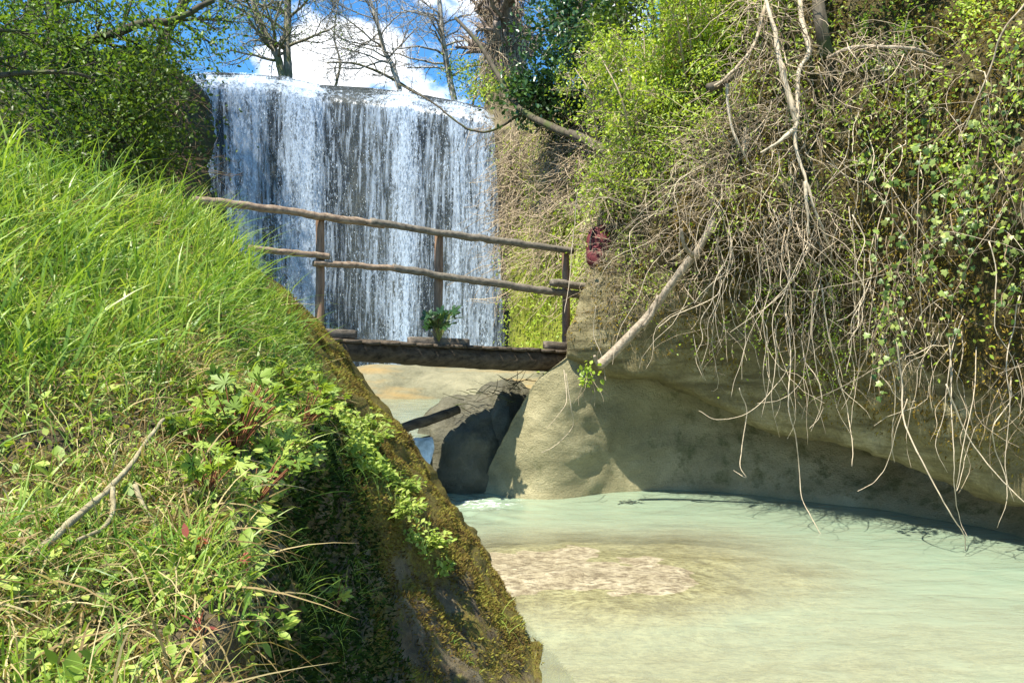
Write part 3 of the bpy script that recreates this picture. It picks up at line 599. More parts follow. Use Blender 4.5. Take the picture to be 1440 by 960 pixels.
# ------------------------------------------------------------------ pool
def bed_z(x, y):
    q = np.stack([x*.5, y*.5, x*0], -1)
    z = -.34-.16*sm(7.6, 9.5, y)-.14*sm(2.2, 4.5, x)*sm(5, 8, y)
    z = z+.24*sm(7.2, 4.6, y-.15*x)*(.75+.25*sm(4, 0, x))
    a = ((x-.55)/2.4)**2+((y-.10*x-6.9)/1.6)**2+.28*fbm(np.stack([x*1.1, y*1.6, x*0], -1), 4, 76)
    z = np.maximum(z, -.36+.396*np.exp(-np.maximum(a, 0)**1.5*.8))
    return z+.035*fbm(q*3, 4, 70)+.016*fbm(q*14, 3, 71)
gx, gy = np.meshgrid(np.linspace(-4, 9, 210), np.linspace(-2, 13, 230))
bz = bed_z(gx, gy)
tag(mesh('riverbed', np.stack([gx, gy, bz], -1), gridfaces(*gx.shape)[:, ::-1], M['sand']), kind='structure')
t = NT('turbid pool water'); v = t.coord((1, 2.4, 1)); n1 = t.noise(2.3, 3, .5, v, dist=.8); n2 = t.noise(9, 4, .6, v, dist=.6)
hb = t.math('ADD', n1, t.math('MULTIPLY', n2, .3)); nb = t.bump(hb, .22, .05)
mk = t.attr('murk'); mk2 = t.math('ADD', mk, t.math('MULTIPLY', t.math('SUBTRACT', n1, .5), .35), clamp=True)
dif = t.n('ShaderNodeBsdfDiffuse'); t.put(dif.inputs[0], t.mix(mk2, (.60, .585, .41), (.205, .31, .225))); t.put(dif.inputs['Normal'], nb)
trn = t.n('ShaderNodeBsdfTransparent'); t.put(trn.inputs[0], (.90, .95, .84))
tlu = t.n('ShaderNodeBsdfTranslucent'); t.put(tlu.inputs[0], (.55, .52, .36)); md = t.n('ShaderNodeMixShader'); t.put(md.inputs[0], t.math('SUBTRACT', .22, t.math('MULTIPLY', mk2, .3), clamp=True)); t.t.links.new(dif.outputs[0], md.inputs[1]); t.t.links.new(tlu.outputs[0], md.inputs[2])
mx = t.n('ShaderNodeMixShader'); t.put(mx.inputs[0], t.math('ADD', t.math('MULTIPLY', mk2, .84), .06)); t.t.links.new(trn.outputs[0], mx.inputs[1]); t.t.links.new(md.outputs[0], mx.inputs[2])
gl = t.n('ShaderNodeBsdfGlossy'); t.put(gl.inputs['Roughness'], .06); t.put(gl.inputs['Normal'], nb)
fr = t.n('ShaderNodeFresnel'); t.put(fr.inputs['IOR'], 1.33); t.put(fr.inputs['Normal'], nb)
mx2 = t.n('ShaderNodeMixShader'); t.t.links.new(fr.outputs[0], mx2.inputs[0]); t.t.links.new(mx.outputs[0], mx2.inputs[1]); t.t.links.new(gl.outputs[0], mx2.inputs[2])
nf = t.noise(5, 5, .7, t.coord((1, 2.6, 1)), dist=1.5)
ff = t.ramp(t.math('ADD', nf, t.math('MULTIPLY', t.math('SUBTRACT', t.attr('foam'), 1.), .45)), [(.50, 0.), (.62, .8)])
fo = t.n('ShaderNodeBsdfDiffuse'); t.put(fo.inputs[0], (.75, .8, .8)); mx3 = t.n('ShaderNodeMixShader'); t.put(mx3.inputs[0], ff); t.t.links.new(mx2.outputs[0], mx3.inputs[1]); t.t.links.new(fo.outputs[0], mx3.inputs[2])
M['water'] = t.done(mx3.outputs[0])
wz = .012*fbm(np.stack([gx*1.2, gy*2.6, gx*0], -1), 3, 80)+.006*fbm(np.stack([gx*5, gy*9, gx*0], -1), 2, 81)
turb = np.exp(-(((gx+.6)/.9)**2+((gy-9.6)/.9)**2)); wz = wz+turb*.05*fbm(np.stack([gx*6, gy*8, gx*0], -1), 3, 82)
murk = 1-np.exp(-np.maximum(0, -bz)/.22)
foam = np.exp(-(((gx+.35)/.8)**2+((gy-9.75)/.55)**2))+.35*np.exp(-(((gx-1.)/1.6)**2+((gy-10.1)/.25)**2))
tag(mesh('pool_water', np.stack([gx, gy, wz], -1), gridfaces(*gx.shape)[:, ::-1], M['water'], attrs={'murk': murk, 'foam': foam}), kind='structure')
# ------------------------------------------------------------------ upper stream, rock slab, cascade, ground
t = NT('clear stream water'); n1 = t.noise(3, 4, .6, t.coord((1, 3, 1))); nb = t.bump(n1, .5, .06)
M['stream'] = t.done(t.pbr(t.ramp(n1, [(.35, (.10, .14, .10)), (.65, (.26, .30, .22))]), .1, nb, .6))
u2, gy2 = np.meshgrid(np.linspace(0, 1, 90), np.linspace(10.3, 25, 90)); gx2 = -11+(11+np.interp(gy2, [10.2, 11, 12.2, 14, 25], [-1.3, -.95, -.1, 1.3, 4]))*u2
tag(mesh('stream_water', np.stack([gx2, gy2, .75+.02*fbm(np.stack([gx2*1.5, gy2*1.5, gx2*0], -1), 3, 90)], -1), gridfaces(90, 90)[:, ::-1], M['stream']), kind='structure')
t = NT('white water'); n1 = t.noise(7, 5, .65, t.coord((1, 1, .3)))
M['foam'] = t.done(t.pbr(t.ramp(n1, [(.35, (.32, .35, .32)), (.6, (.70, .72, .68))]), .5, t.bump(n1, .6, .05)))
s = np.linspace(0, 1, 30)[:, None]; q = np.linspace(0, 1, 40)[None]
cxp = -2.4+1.3*q+.1*np.sin(s*5); cyp = 10.35-.9*s+0*q; czp = .76-.78*sm(.1, .9, s)+0*q
cs = np.stack([cxp, cyp, czp], -1); cs = cs+.05*fbm(cs*4, 3, 95)[..., None]
tag(mesh('cascade_water', cs, gridfaces(30, 40), M['foam']), kind='structure')
a = np.linspace(0, 1, 70)[None]; b = np.linspace(0, 1, 50)[:, None]
sx = -5.2+8*a+0*b; sy = 17.2+4.3*b+0*a
sz = .62+1.05*np.sin(np.pi*np.clip(b*1.1, 0, 1))**.6*sm(0, .22, a)*(.9+.1*a)*.82+0*a
sl = np.stack([sx, sy, sz], -1); sl[..., 2] += .12*fbm(sl*np.array([.7, .7, 1.5]), 4, 97)
tag(mesh('rock_slab', sl, gridfaces(50, 70), M['slab']), kind='structure')
a, b = np.meshgrid(np.linspace(-400, 400, 60), np.linspace(-200, 600, 60))
tag(mesh('ground', np.stack([a, b, np.full(a.shape, -1.2)], -1), gridfaces(60, 60), M['hill']), kind='structure')

# boulders under the bridge
def blob(name, c, rad, seed, mat, label, cat, amp=.22, res=(50, 70), parent=None):
    th = np.linspace(.02, math.pi-.02, res[0])[:, None]; ph = np.linspace(0, 2*math.pi, res[1])[None]
    d = np.stack([np.sin(th)*np.cos(ph), np.sin(th)*np.sin(ph), np.cos(th)+0*ph], -1)
    V = d*(1+amp*fbm(d*1.6+seed, 4, seed)-.06*np.abs(fbm(d*np.array([2.5, 2.5, 4])+seed, 3, seed+5))+.05*fbm(d*6+seed, 3, seed+3))[..., None]*np.array(rad)+np.array(c)
    o = mesh(name, V, gridfaces(*res)[:, ::-1], M[mat], parent)
    return tag(o, label, cat) if parent is None else o
blob('boulder', np.array([-.66, 11.25, .33]), (.78, .85, .90), 5, 'boulder', 'dark wet boulder under the bridge at the foot of the cascade', 'boulder')
blob('boulder', np.array([-.12, 11.5, .48]), (.55, .8, .95), 9, 'boulder', 'taller dark boulder wedged against the smooth rock nose', 'boulder')
limb('driftwood_log', 'dark wet log lying across the cascade beside the boulder', 'log', [(520, 622, 10.0), (560, 604, 10.1), (605, 590, 10.25), (645, 576, 10.5)], .075, .06, 'beam', 61, 30, .01, .2, k=10)
r = np.random.default_rng(12); n = 40
c = P(r.uniform(650, 740, n), 0*r.random(n)+0, 1.)*0; xx = r.uniform(640, 745, n); yy = np.interp(xx, [640, 690, 745], [572, 551, 540])+r.normal(size=n)*8
V1 = strands(P(xx, yy, 10.75+r.normal(size=n)*.12), None, r.uniform(.12, .4, n), r.uniform(.003, .007, n), np.array([1, 0, .1])*r.choice([-1, 1], n)[:, None]+r.normal(size=(n, 3))*.3, .1, .02, 6, 4, r=r)
tag(mesh('twig_pile', *V1, M['bark']), 'heap of washed up dark twigs on top of the boulder', 'twigs', kind='stuff')

# ------------------------------------------------------------------ wooden footbridge
A, B = P(425, 490, 8.5), P(815, 509, 10.75)
ax = nz(B-A); hzv = nz(np.array([ax[0], ax[1], 0])); back = np.array([-hzv[1], hzv[0], 0])
if back[1] < 0: back = -back
br = empty('wooden_footbridge', A, 'rustic wooden footbridge with a pole handrail across the stream', 'bridge')
def bpoint(x, y, off=0.):
    """photo point on the bridge's front plane (through A,B, vertical), moved back by off metres"""
    dx = (x-CX)/F; k = np.array([dx, 1.]); nrm2 = back[:2]
    d = (A[:2]@nrm2+off)/(k@nrm2)
    return P(x, y, d)
mesh('beam', *wood([bpoint(400, 486, .1), bpoint(520, 493, .1), bpoint(640, 501, .1), bpoint(760, 507, .1), bpoint(850, 511, .1)], .125, .15, 60, 14, .18, .008, 71), M['beam'], br)
mesh('rear_beam', *wood([bpoint(400, 486, .6), bpoint(640, 500, .6), bpoint(850, 511, .6)], .11, .12, 50, 12, .16, .008, 72), M['beam'], br)
def box(c, e1, e2, e3):
    """rounded-edge box from centre and half-vectors"""
    e = [np.array(x, float) for x in (e1, e2, e3)]; b = .86
    V = []; 
    sg = [(-1, -1), (1, -1), (1, 1), (-1, 1)]
    rings = [(-1, b), (-b, 1), (b, 1), (1, b)]
    for w, sc in rings:
        for s1, s2 in sg:
            for k in (0, 1):
                a1, a2 = (s1*b, s2) if (k == 0) == ((s1*s2) < 0) else (s1, s2*b)
                V.append(c+e[0]*w+e[1]*a1*sc+e[2]*a2*sc)
    V = np.array(V); n = 8; f4 = []; 
    for r_ in range(3):
        for q in range(n): f4.append([r_*n+q, r_*n+(q+1) % n, (r_+1)*n+(q+1) % n, (r_+1)*n+q])
    tri = []
    for base, rev in ((0, 1), (24, 0)):
        for q in range(1, 7): tri.append([base, base+q+1, base+q] if rev else [base, base+q, base+q+1])
    return V, [np.array(f4), np.array(tri)]
Ld = np.linalg.norm(B[:2]-A[:2]); npl = 17; r = np.random.default_rng(3)
for i in range(npl):
    s = (i+.5)/npl; x0 = 418+(815-418)*s*1.0
    # planks are laid crosswise on the beams
    c = A+(B-A)*s; ytop = np.interp(CX+c[0]/c[1]*F, [440, 560, 660, 790], [473, 479.5, 484.5, 490.5])
    pc = bpoint(CX+c[0]/c[1]*F, ytop+3.5, 0.); pc = pc+back*.34+np.array([0, 0, r.normal()*.004])
    mesh('plank', *box(pc, back*(.41+r.normal()*.012), ax*(Ld/npl/2-.006), np.array([0, 0, .022])), M['plank'], br)
for (x0, x1, y0, y1) in [(440, 500, 461, 473), (575, 658, 473, 486), (766, 806, 479, 490)]:
    p0, p1 = bpoint(x0, (y0+y1)/2, .06), bpoint(x1, (y0+y1)/2+3, .06); h = (y1-y0)/F*p0[1]/2
    mesh('kerb_block', *box((p0+p1)/2, (p1-p0)/2, back*.05, np.array([0, 0, h])), M['block'], br)
for i, (xt, yt, xb, yb, w) in enumerate([(450, 305, 449, 466, .047), (617, 328, 615, 478, .05), (795, 352, 796, 486, .05)]):
    mesh('post', *wood([bpoint(xt, yt, .14), bpoint((xt+xb)/2+.8, (yt+yb)/2, .14), bpoint(xb, yb, .14)], w*1.02, w*1.08, 24, 10, .1, .004, 80+i), M['post'], br)
rails = [('top_rail', [(272, 281), (330, 287), (450, 304), (540, 316)], .04, .042, 'rail'), ('top_rail', [(520, 312), (617, 327), (710, 340), (805, 353)], .042, .047, 'railshade'),
         ('lower_rail', [(350, 350), (395, 354), (462, 361)], .034, .034, 'rail'), ('lower_rail', [(440, 369), (500, 373), (562, 379)], .035, .035, 'rail'),
         ('lower_rail', [(552, 377), (617, 387), (700, 399), (760, 408), (826, 416)], .043, .052, 'railshade'), ('stub_rail', [(776, 397), (800, 400), (832, 405)], .05, .055, 'railshade')]
for i, (nm, pp, r0, r1, mt) in enumerate(rails):
    mesh(nm, *wood([bpoint(x, y, .06 if nm != 'stub_rail' else .0) for x, y in pp], r0, r1, 60, 11, .24, .016, 90+i), M[mt], br)
b_ = bpoint(617, 480, -.02)
herb(0, 0, 'dark leafy plant growing around the middle post of the bridge', 26, .34, .12, ('laurel', 'greenstem'), 'bridge_plant', base=b_, nrm=np.array([0, -.6, .8]), seed=31, spread=1.0, flat=.5)
bg = empty('bag', P(842, 350, 10.3), 'rounded dark maroon bag half hidden by dry twigs at the far end of the bridge', 'bag')
blob('body', P(845, 350, 10.2), (.2, .16, .31), 77, 'maroon', '', '', .12, (30, 40), bg)
blob('pocket', P(838, 362, 10.05), (.12, .09, .15), 78, 'maroon', '', '', .1, (20, 30), bg)
mesh('strap', *wood(cpts([(835, 322, 10.1), (830, 345, 10.0), (836, 378, 10.05)]), .014, .014, 20, 6, .05), M['strap'], bg)

# ------------------------------------------------------------------ waterfall
LX = [255, 300, 400, 450, 520, 580, 640, 680, 700, 730]; LY = [106, 101, 108, 119, 123, 130, 141, 150, 166, 182]
def wf_d(px): return 24.2+1.2*np.sin((px-265)/430*np.pi)
uu = np.linspace(0, 1, 220)
lipx = 258+(695-258)*uu; lipy = np.interp(lipx, LX, LY)+3.5*fbm(np.stack([lipx*.045, lipx*0, lipx*0], -1), 4, 19)
def fall(off, v0=0.):
    R_ = 130; v = np.linspace(v0, 1, R_)[:, None]
    xx = np.repeat(lipx[None], R_, 0)+v*(lipx[None]-440)*.07
    top = P(lipx, lipy, wf_d(lipx))[None]; bot = P(lipx+(lipx-440)*.07, 0*lipx+480, wf_d(lipx)-.2)[None]; bot[..., 2] = .7
    V = top*(1-v[..., None])+bot*v[..., None]
    V[..., 1] -= off+.55*np.sqrt(np.clip(v, 0, 1))*(.6+.4*fbm(np.stack([lipx*.02, lipx*0, lipx*0], -1), 3, 6)[None])
    rl = sm(.07, 0, v)**1.5; V[..., 1] += .4*rl; V[..., 2] += .02*rl-.06
    return V, xx, v
PX = [262, 285, 300, 318, 335, 365, 378, 392, 405, 425, 445, 458, 470, 500, 515, 530, 545, 555, 575, 590, 600, 625, 635, 645, 660, 670, 690, 705, 720]
PD = [.7, .8, .6, .38, .66, .78, .5, .4, .66, .8, .82, .6, .42, .38, .42, .55, .5, .64, .84, .6, .46, .46, .56, .7, .54, .62, .68, .48, .15]
# wet rock behind the fall
rv = np.linspace(-.02, 1, 80)[:, None]
xw = np.linspace(225, 760, 150); yw = np.interp(xw, LX, LY)
top = P(xw, yw+9, wf_d(xw)+.25)[None]; bot = top.copy(); bot[..., 2] = 0.2; bot[..., 1] += .0
WR = top*(1-rv[..., None])+bot*rv[..., None]; wn = fbm(WR*np.array([.8, .8, .5]), 5, 44); WR[..., 1] += .35*wn*sm(-.02, .1, rv)
tag(mesh('waterfall_rock', WR, gridfaces(80, 150), M['darkrock']), kind='structure')
def watermat(name, sc, seed, thr, col=(.49, .585, .715)):
    t = NT(name); tc = t.n('ShaderNodeTexCoord'); mp = t.n('ShaderNodeMapping'); t.t.links.new(tc.outputs['Object'], mp.inputs[0])
    mp.inputs['Scale'].default_value = sc; mp.inputs['Location'].default_value = (seed*3.1, seed*1.7, seed*2.3)
    n1 = t.noise(1., 3, .7, mp.outputs[0], dist=.5)
    mp2 = t.n('ShaderNodeMapping'); t.t.links.new(tc.outputs['Object'], mp2.inputs[0]); mp2.inputs['Scale'].default_value = (5, 5, .35); mp2.inputs['Location'].default_value = (seed, 0, 0)
    n2 = t.noise(1., 3, .6, mp2.outputs[0])
    f = t.math('ADD', t.math('ADD', t.attr('dens'), t.math('MULTIPLY', t.math('SUBTRACT', n1, .5), 1.9)), t.math('MULTIPLY', t.math('SUBTRACT', n2, .5), .9))
    al = t.ramp(f, [(thr-.12, .02), (thr+.06, .34), (thr+(.24 if seed > 1 else .42), .95)])
    d = t.n('ShaderNodeBsdfDiffuse'); t.put(d.inputs[0], col); tl_ = t.n('ShaderNodeBsdfTranslucent'); t.put(tl_.inputs[0], col)
    g = t.n('ShaderNodeBsdfGlossy'); t.put(g.inputs['Roughness'], .35)
    m0 = t.n('ShaderNodeMixShader'); t.put(m0.inputs[0], .3); t.t.links.new(d.outputs[0], m0.inputs[1]); t.t.links.new(tl_.outputs[0], m0.inputs[2])
    m1 = t.n('ShaderNodeMixShader'); t.put(m1.inputs[0], .08); t.t.links.new(m0.outputs[0], m1.inputs[1]); t.t.links.new(g.outputs[0], m1.inputs[2])
    tr = t.n('ShaderNodeBsdfTransparent'); m2 = t.n('ShaderNodeMixShader'); t.put(m2.inputs[0], al); t.t.links.new(tr.outputs[0], m2.inputs[1]); t.t.links.new(m1.outputs[0], m2.inputs[2])
    return t.done(m2.outputs[0])
for i, (off, sc, thr) in enumerate([(.12, (10, 10, .7), .50), (.35, (20, 20, 8), .60), (.6, (28, 28, 13), .70)]):
    V, xx, v = fall(off)
    dens = np.interp(xx+6*fbm(np.stack([xx*.02, v*4+0*xx, 0*xx], -1), 3, 7+i), PX, PD)
    lipw = sm(.16, .0, v)*np.interp(xx, [262, 440, 460, 520, 545, 700], [.22, .12, -.1, -.05, .1, .12]); dens = dens+lipw+.05*sm(.045, .005, v)
    dens = dens*(1-.15*i)-.1*sm(.6, 1, v)*(i == 0)
    tag(mesh('waterfall', V, gridfaces(*V.shape[:2]), watermat('falling water', sc, i+1, thr), attrs={'dens': dens}), kind='structure')
# flying droplets
n = 5000; r = np.random.default_rng(17); V, xx, v = fall(.75)
i, j = r.integers(6, 129, n), r.integers(0, 219, n); keep = r.random(n) < np.interp(xx[i, j], PX, PD)*.9+.1; i, j = i[keep], j[keep]
p = V[i, j]+r.normal(size=(len(i), 3))*np.array([.05, .25, .1])
V1 = leaves(p, nz(np.array([0, -.1, -1.])+.1*r.normal(size=(len(i), 3))), nz(np.array([0, -1., .3])+.5*r.normal(size=(len(i), 3))), r.uniform(.015, .05, len(i)), SLEAF, .9)
t = NT('water drops'); M['drops'] = t.done(t.pbr((.72, .8, .9), .2, spec=.6))
tag(mesh('water_drops', *V1, M['drops']), 'flying white water drops in front of the waterfall', 'drops', kind='stuff')

# ------------------------------------------------------------------ hills either side of the fall
bc_d = tps([(685, 150, 24.5), (690, 300, 24), (705, 480, 23), (705, 560, 22.5), (780, 150, 21.5), (790, 300, 19.5), (800, 480, 17.5), (800, 560, 17), (900, 150, 16.5), (900, 480, 13), (900, 560, 13), (1000, 150, 13.5), (1000, 560, 12)])
R, C = 130, 130
yy = np.linspace(128, 580, R)[:, None]; xl = np.interp(yy, [128, 160, 200, 300, 400, 580], [675, 682, 697, 712, 716, 722]); xx = xl+(1000-xl)*np.linspace(0, 1, C)
kV = P(xx, yy+0*xx, bc_d(xx, yy+0*xx)); kN = gnormals(kV); kN = kN*np.sign((kN*(np.array([0, 0, H])-kV)).sum(-1).mean())
kV = kV+kN*(.45*fbm(kV*.7, 5, 66)+.1*fbm(kV*np.array([3, 3, .6]), 3, 67))[..., None]
kx, ky = proj(kV)
tl = (np.arange(8, 0, -1)/8)[None, :, None]; kW = np.concatenate([kV[:, :1]+np.concatenate([.2*tl, 2.5*tl, 0*tl], -1), kV], 1)
mo = np.concatenate([np.full((R, 8), .5), .40+.3*sm(280, 380, ky)*sm(705, 730, kx)+.12*sm(700, 760, kx)], 1)
tag(mesh('gorge_cliff', kW, gridfaces(*kW.shape[:2]), M['backcliff'], attrs={'moss': mo}), kind='structure')
p, n_ = scatter(kV, kN, sm(440, 330, ky)*sm(135, 170, ky)*(kx < 880)*np.clip(.4+1.5*fbm(kV*np.array([1.2, 1.2, .7]), 3, 69), .03, 1), 2300)
V1 = strands(p+n_*rng.uniform(0, .35, (len(p), 1)), n_, rng.uniform(.4, 1.6, len(p)), rng.uniform(.004, .013, len(p)), n_*.5+rdir(len(p))*.9+np.array([-.2, 0, -1]), .25, .12, 7)
tag(mesh('root_curtain', *V1, M['twig']), 'curtain of brown hanging roots on the cliff right of the waterfall', 'roots', kind='stuff')
p, n_ = scatter(kV, kN, (.32*sm(170, 230, ky)+sm(260, 320, ky)*sm(740, 790, kx)*sm(480, 350, ky)*(fbm(kV*.9, 3, 68) > -.15))*(kx < 880), 6500)
V1 = leaves(p+n_*rng.uniform(.05, .4, (len(p), 1)), nz(rdir(len(p))+np.array([0, 0, -.5])), nz(n_+np.array([0, 0, .5])+.6*rdir(len(p))), rng.uniform(.05, .11, len(p)), LEAF, 1.1)
tag(mesh('cliff_creeper', *V1, M['bright']), 'green creeper leaves on the cliff between the waterfall and the bridge end', 'creeper', kind='stuff')
# plateau above the fall
a, b = np.meshgrid(np.linspace(-60, 60, 120), np.linspace(0, 1, 60)**2*150)
lz = H+(CY-np.interp(CX+a/24.6*F, LX, LY))/F*wf_d(np.clip(CX+a/24.6*F, 262, 700))-.55
yb = 24.5+1.2*np.sin(np.clip((CX+a/24.6*F-265)/430, 0, 1)*np.pi)
pz = lz+.012*np.maximum(b-12, 0)+.4*fbm(np.stack([a*.3, b*.3, a*0], -1), 4, 72)*sm(1, 6, b)
tag(mesh('plateau', np.stack([a, yb+b, pz], -1), gridfaces(60, 120), M['hill']), kind='structure')
# left wooded hillside
lh_d = tps([(275, 80, 22.5), (275, 200, 21.5), (270, 330, 20.5), (150, 80, 19), (150, 250, 15), (0, 60, 17), (0, 200, 12), (0, 350, 9), (200, 350, 14), (-400, 0, 16), (-400, 250, 9), (-800, 0, 13), (-800, 300, 8), (270, 420, 19), (100, 420, 9), (275, 540, 18)])
R, C = 120, 140
yy = np.linspace(60, 560, R)[:, None]; xr_ = np.interp(yy, [60, 85, 120, 250, 560], [205, 222, 215, 205, 235]); xx = -900+(xr_+900)*np.linspace(0, 1, C)**.8
yy2 = yy-60*sm(150, -300, xx)*(1-(yy-60)/500)
hV = P(xx, yy2, lh_d(xx, yy2)); tl = (np.arange(1, 9)/8)[None, :, None]
hN = gnormals(hV); hN = hN*np.sign((hN*(np.array([0, 0, H])-hV)).sum(-1).mean())
hV = hV+hN*(.5*fbm(hV*.6, 5, 73)+.12*fbm(hV*3, 3, 74))[..., None]
hW = np.concatenate([hV, hV[:, -1:]+np.concatenate([.1*tl, 4*tl, 0*tl], -1)], 1)
tag(mesh('hillside', hW, gridfaces(*hW.shape[:2]), M['hill']), kind='structure')
hx, hy = proj(hV)
p, n_ = scatter(hV, hN, (hx > -500)*(.25+(fbm(hV*.8, 3, 75) > -.1))*sm(480, 300, hy)*(1+2*(hx > 170)), 20000)
V1 = leaves(p+n_*rng.uniform(0, .7, (len(p), 1)), nz(rdir(len(p))+np.array([0, 0, -.4])), nz(n_*.5+np.array([0, 0, .8])+.6*rdir(len(p))), rng.uniform(.05, .13, len(p)), LEAF, 1.0)
tag(mesh('undergrowth', *V1, M['darkleaf']), 'dark green undergrowth covering the hillside left of the waterfall', 'undergrowth', kind='stuff')
p, n_ = scatter(hV, hN, (hx > 200)*sm(300, 200, hy)*1., 500)
V1 = strands(p+n_*rng.uniform(0, .6, (len(p), 1)), n_, rng.uniform(.5, 1.8, len(p)), rng.uniform(.004, .012, len(p)), n_*.5+rdir(len(p))*.7+np.array([0, 0, -.6]), .2, .15, 7)
tag(mesh('root_fringe', *V1, M['browntwig']), 'brown roots hanging on the dark cliff edge left of the waterfall', 'roots', kind='stuff')

# ------------------------------------------------------------------ trees
RMIN = .004
def grow(p, d, L, r, lev, out, tips, R_, spread=.75, grav=0., kids=(3, 4, 4), npt=7, wig=.12, ratio=.62):
    d = nz(np.asarray(d, float)); pts = [np.asarray(p, float)]
    for i in range(npt-1):
        d = nz(d+R_.normal(size=3)*wig+np.array([0, 0, grav])); pts.append(pts[-1]+d*L/(npt-1))
    pts = np.array(pts); out.append((pts, np.linspace(r, r*.5, npt), lev))
    if lev == 0: tips.append(pts); return
    nk = kids[min(lev-1, len(kids)-1)]
    for k in range(nk):
        f = (.25+.75*(k+R_.random())/nk)*(npt-1); i = min(int(f), npt-2); q = pts[i]+(pts[i+1]-pts[i])*(f-i)
        dd = nz(pts[i+1]-pts[i]); sd = nz(np.cross(dd, R_.normal(size=3)))
        grow(q, dd*(1-spread*.45)+sd*spread, L*ratio*R_.uniform(.7, 1.1), max(r*(1-.5*f/(npt-1))*.55, RMIN), lev-1, out, tips, R_, spread, grav, kids, npt, wig*1.25, ratio)
def branches(out, k0=8):
    ps = []
    for lev in sorted({o[2] for o in out}):
        sel = [o for o in out if o[2] == lev]
        ps.append(tubes(np.array([o[0] for o in sel]), np.array([o[1] for o in sel]), 3 if lev == 0 else (4 if lev == 1 else k0)))
    return merge(ps)
def tree(name, label, cat, base, stems, lev=3, bark='bark', leaf=None, nleaf=0, lsize=(.06, .12), seed=0, group=None, spread=.75, kids=(4, 4, 4), droop=0., lpos=.25, ratio=.62, wig=.12):
    """stems: list of (polyline points, r0, r1, n_branches, branch_len)"""
    R_ = np.random.default_rng(seed); o = empty(name, base, label, cat, group); parts = []; out = []; tips = []
    for pts, r0, r1, nb, bl in stems:
        parts.append(wood(pts, r0, r1, 40, 10, .16, .02*r0*8, seed+1)); c = resample(pts, 60)
        for k in range(nb):
            i = int(R_.uniform(.18, .99)*58); dd = nz(c[i+1]-c[i]); sd = nz(np.cross(dd, R_.normal(size=3)))
            grow(c[i], dd*.45+sd, bl*R_.uniform(.5, 1.1)*(1.15-.5*i/60), (r0+(r1-r0)*i/60)*.42, lev-1, out, tips, R_, spread, droop, kids, 7, wig, ratio)
    if out: parts.append(branches(out))
    mesh('trunk', *merge(parts), M[bark], o)
    if leaf:
        T = np.array(tips); k = R_.integers(0, len(T), nleaf); f = R_.random(nleaf)*(T.shape[1]-1.001); i = f.astype(int)
        c = T[k, i]+(T[k, i+1]-T[k, i])*(f-i)[:, None]+R_.normal(size=(nleaf, 3))*lpos
        mesh('crown', *leaves(c, nz(R_.normal(size=(nleaf, 3))+np.array([0, 0, -.4])), nz(R_.normal(size=(nleaf, 3))*.6+np.array([0, 0, .8])), R_.uniform(*lsize, nleaf), LEAF, 1.1), M[leaf], o)
    return o
# upper left trees
tree('broadleaf_tree', 'dark tree with a long bough arching over the left hillside', 'tree', P(70, 210, 13), [
    (cpts([(60, 230, 13), (72, 120, 13), (75, 40, 12.8), (70, -60, 12.8), (80, -220, 13)]), .13, .07, 12, 1.9),
    (cpts([(72, 85, 13), (112, 60, 12.6), (160, 48, 12.3), (205, 32, 12.2), (245, 28, 12.2), (300, 0, 12.2)]), .085, .04, 9, 1.2)], 3, 'bark', 'midleaf', 5500, (.045, .10), 201)
tree('broadleaf_tree', 'dark slanting tree at the top of the cliff left of the waterfall', 'tree', P(222, 82, 19), [
    (cpts([(220, 90, 20), (238, 40, 19.5), (262, 0, 19), (300, -60, 19)]), .13, .06, 10, 2.0)], 3, 'bark', 'darkleaf', 800, (.06, .12), 202)
tree('broadleaf_tree', 'leafy tree whose crown fills the upper left corner', 'tree', P(-60, 300, 9), [
    (cpts([(-80, 320, 9), (-60, 200, 9), (-30, 60, 9), (-40, -80, 9)]), .12, .06, 16, 1.7)], 3, 'bark', 'midleaf', 8000, (.04, .08), 203)
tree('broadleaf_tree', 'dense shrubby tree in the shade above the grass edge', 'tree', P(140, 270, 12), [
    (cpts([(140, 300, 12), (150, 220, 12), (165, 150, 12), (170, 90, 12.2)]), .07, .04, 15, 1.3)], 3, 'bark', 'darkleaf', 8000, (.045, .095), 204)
tree('broadleaf_tree', 'tall leafy tree behind the arching bough', 'tree', P(20, 100, 16.5), [
    (cpts([(20, 150, 17), (40, 40, 16.5), (60, -60, 16.5), (60, -250, 16.5)]), .16, .09, 16, 2.4)], 3, 'bark', 'midleaf', 5500, (.06, .12), 205)
RMIN = .008
# twin-stemmed tree above the fall
tree('twin_stem_tree', 'twin stemmed budding tree standing behind the lip of the waterfall', 'tree', P(400, 112, 27.5), [
    (cpts([(400, 120, 27.5), (390, 80, 27.5), (372, 45, 27.5), (357, 5, 27.5), (345, -60, 27.5), (340, -150, 27.5)]), .14, .08, 24, 2.6),
    (cpts([(406, 120, 27.6), (404, 70, 27.6), (405, 20, 27.6), (402, -60, 27.6), (405, -160, 27.6)]), .15, .09, 24, 2.6)], 3, 'greybark', 'midleaf', 3600, (.05, .11), 206, kids=(6, 6, 4), lpos=.15)
tree('bare_tree', 'pale leaning bare tree in the middle of the waterfall skyline', 'tree', P(562, 125, 27.5), [
    (cpts([(563, 132, 27.5), (553, 95, 27.5), (540, 70, 27.5), (530, 30, 27.5), (518, -10, 27.5), (500, -90, 27.5)]), .095, .045, 22, 2.6)], 3, 'palebark', None, 0, seed=207, kids=(6, 6, 5), wig=.16)
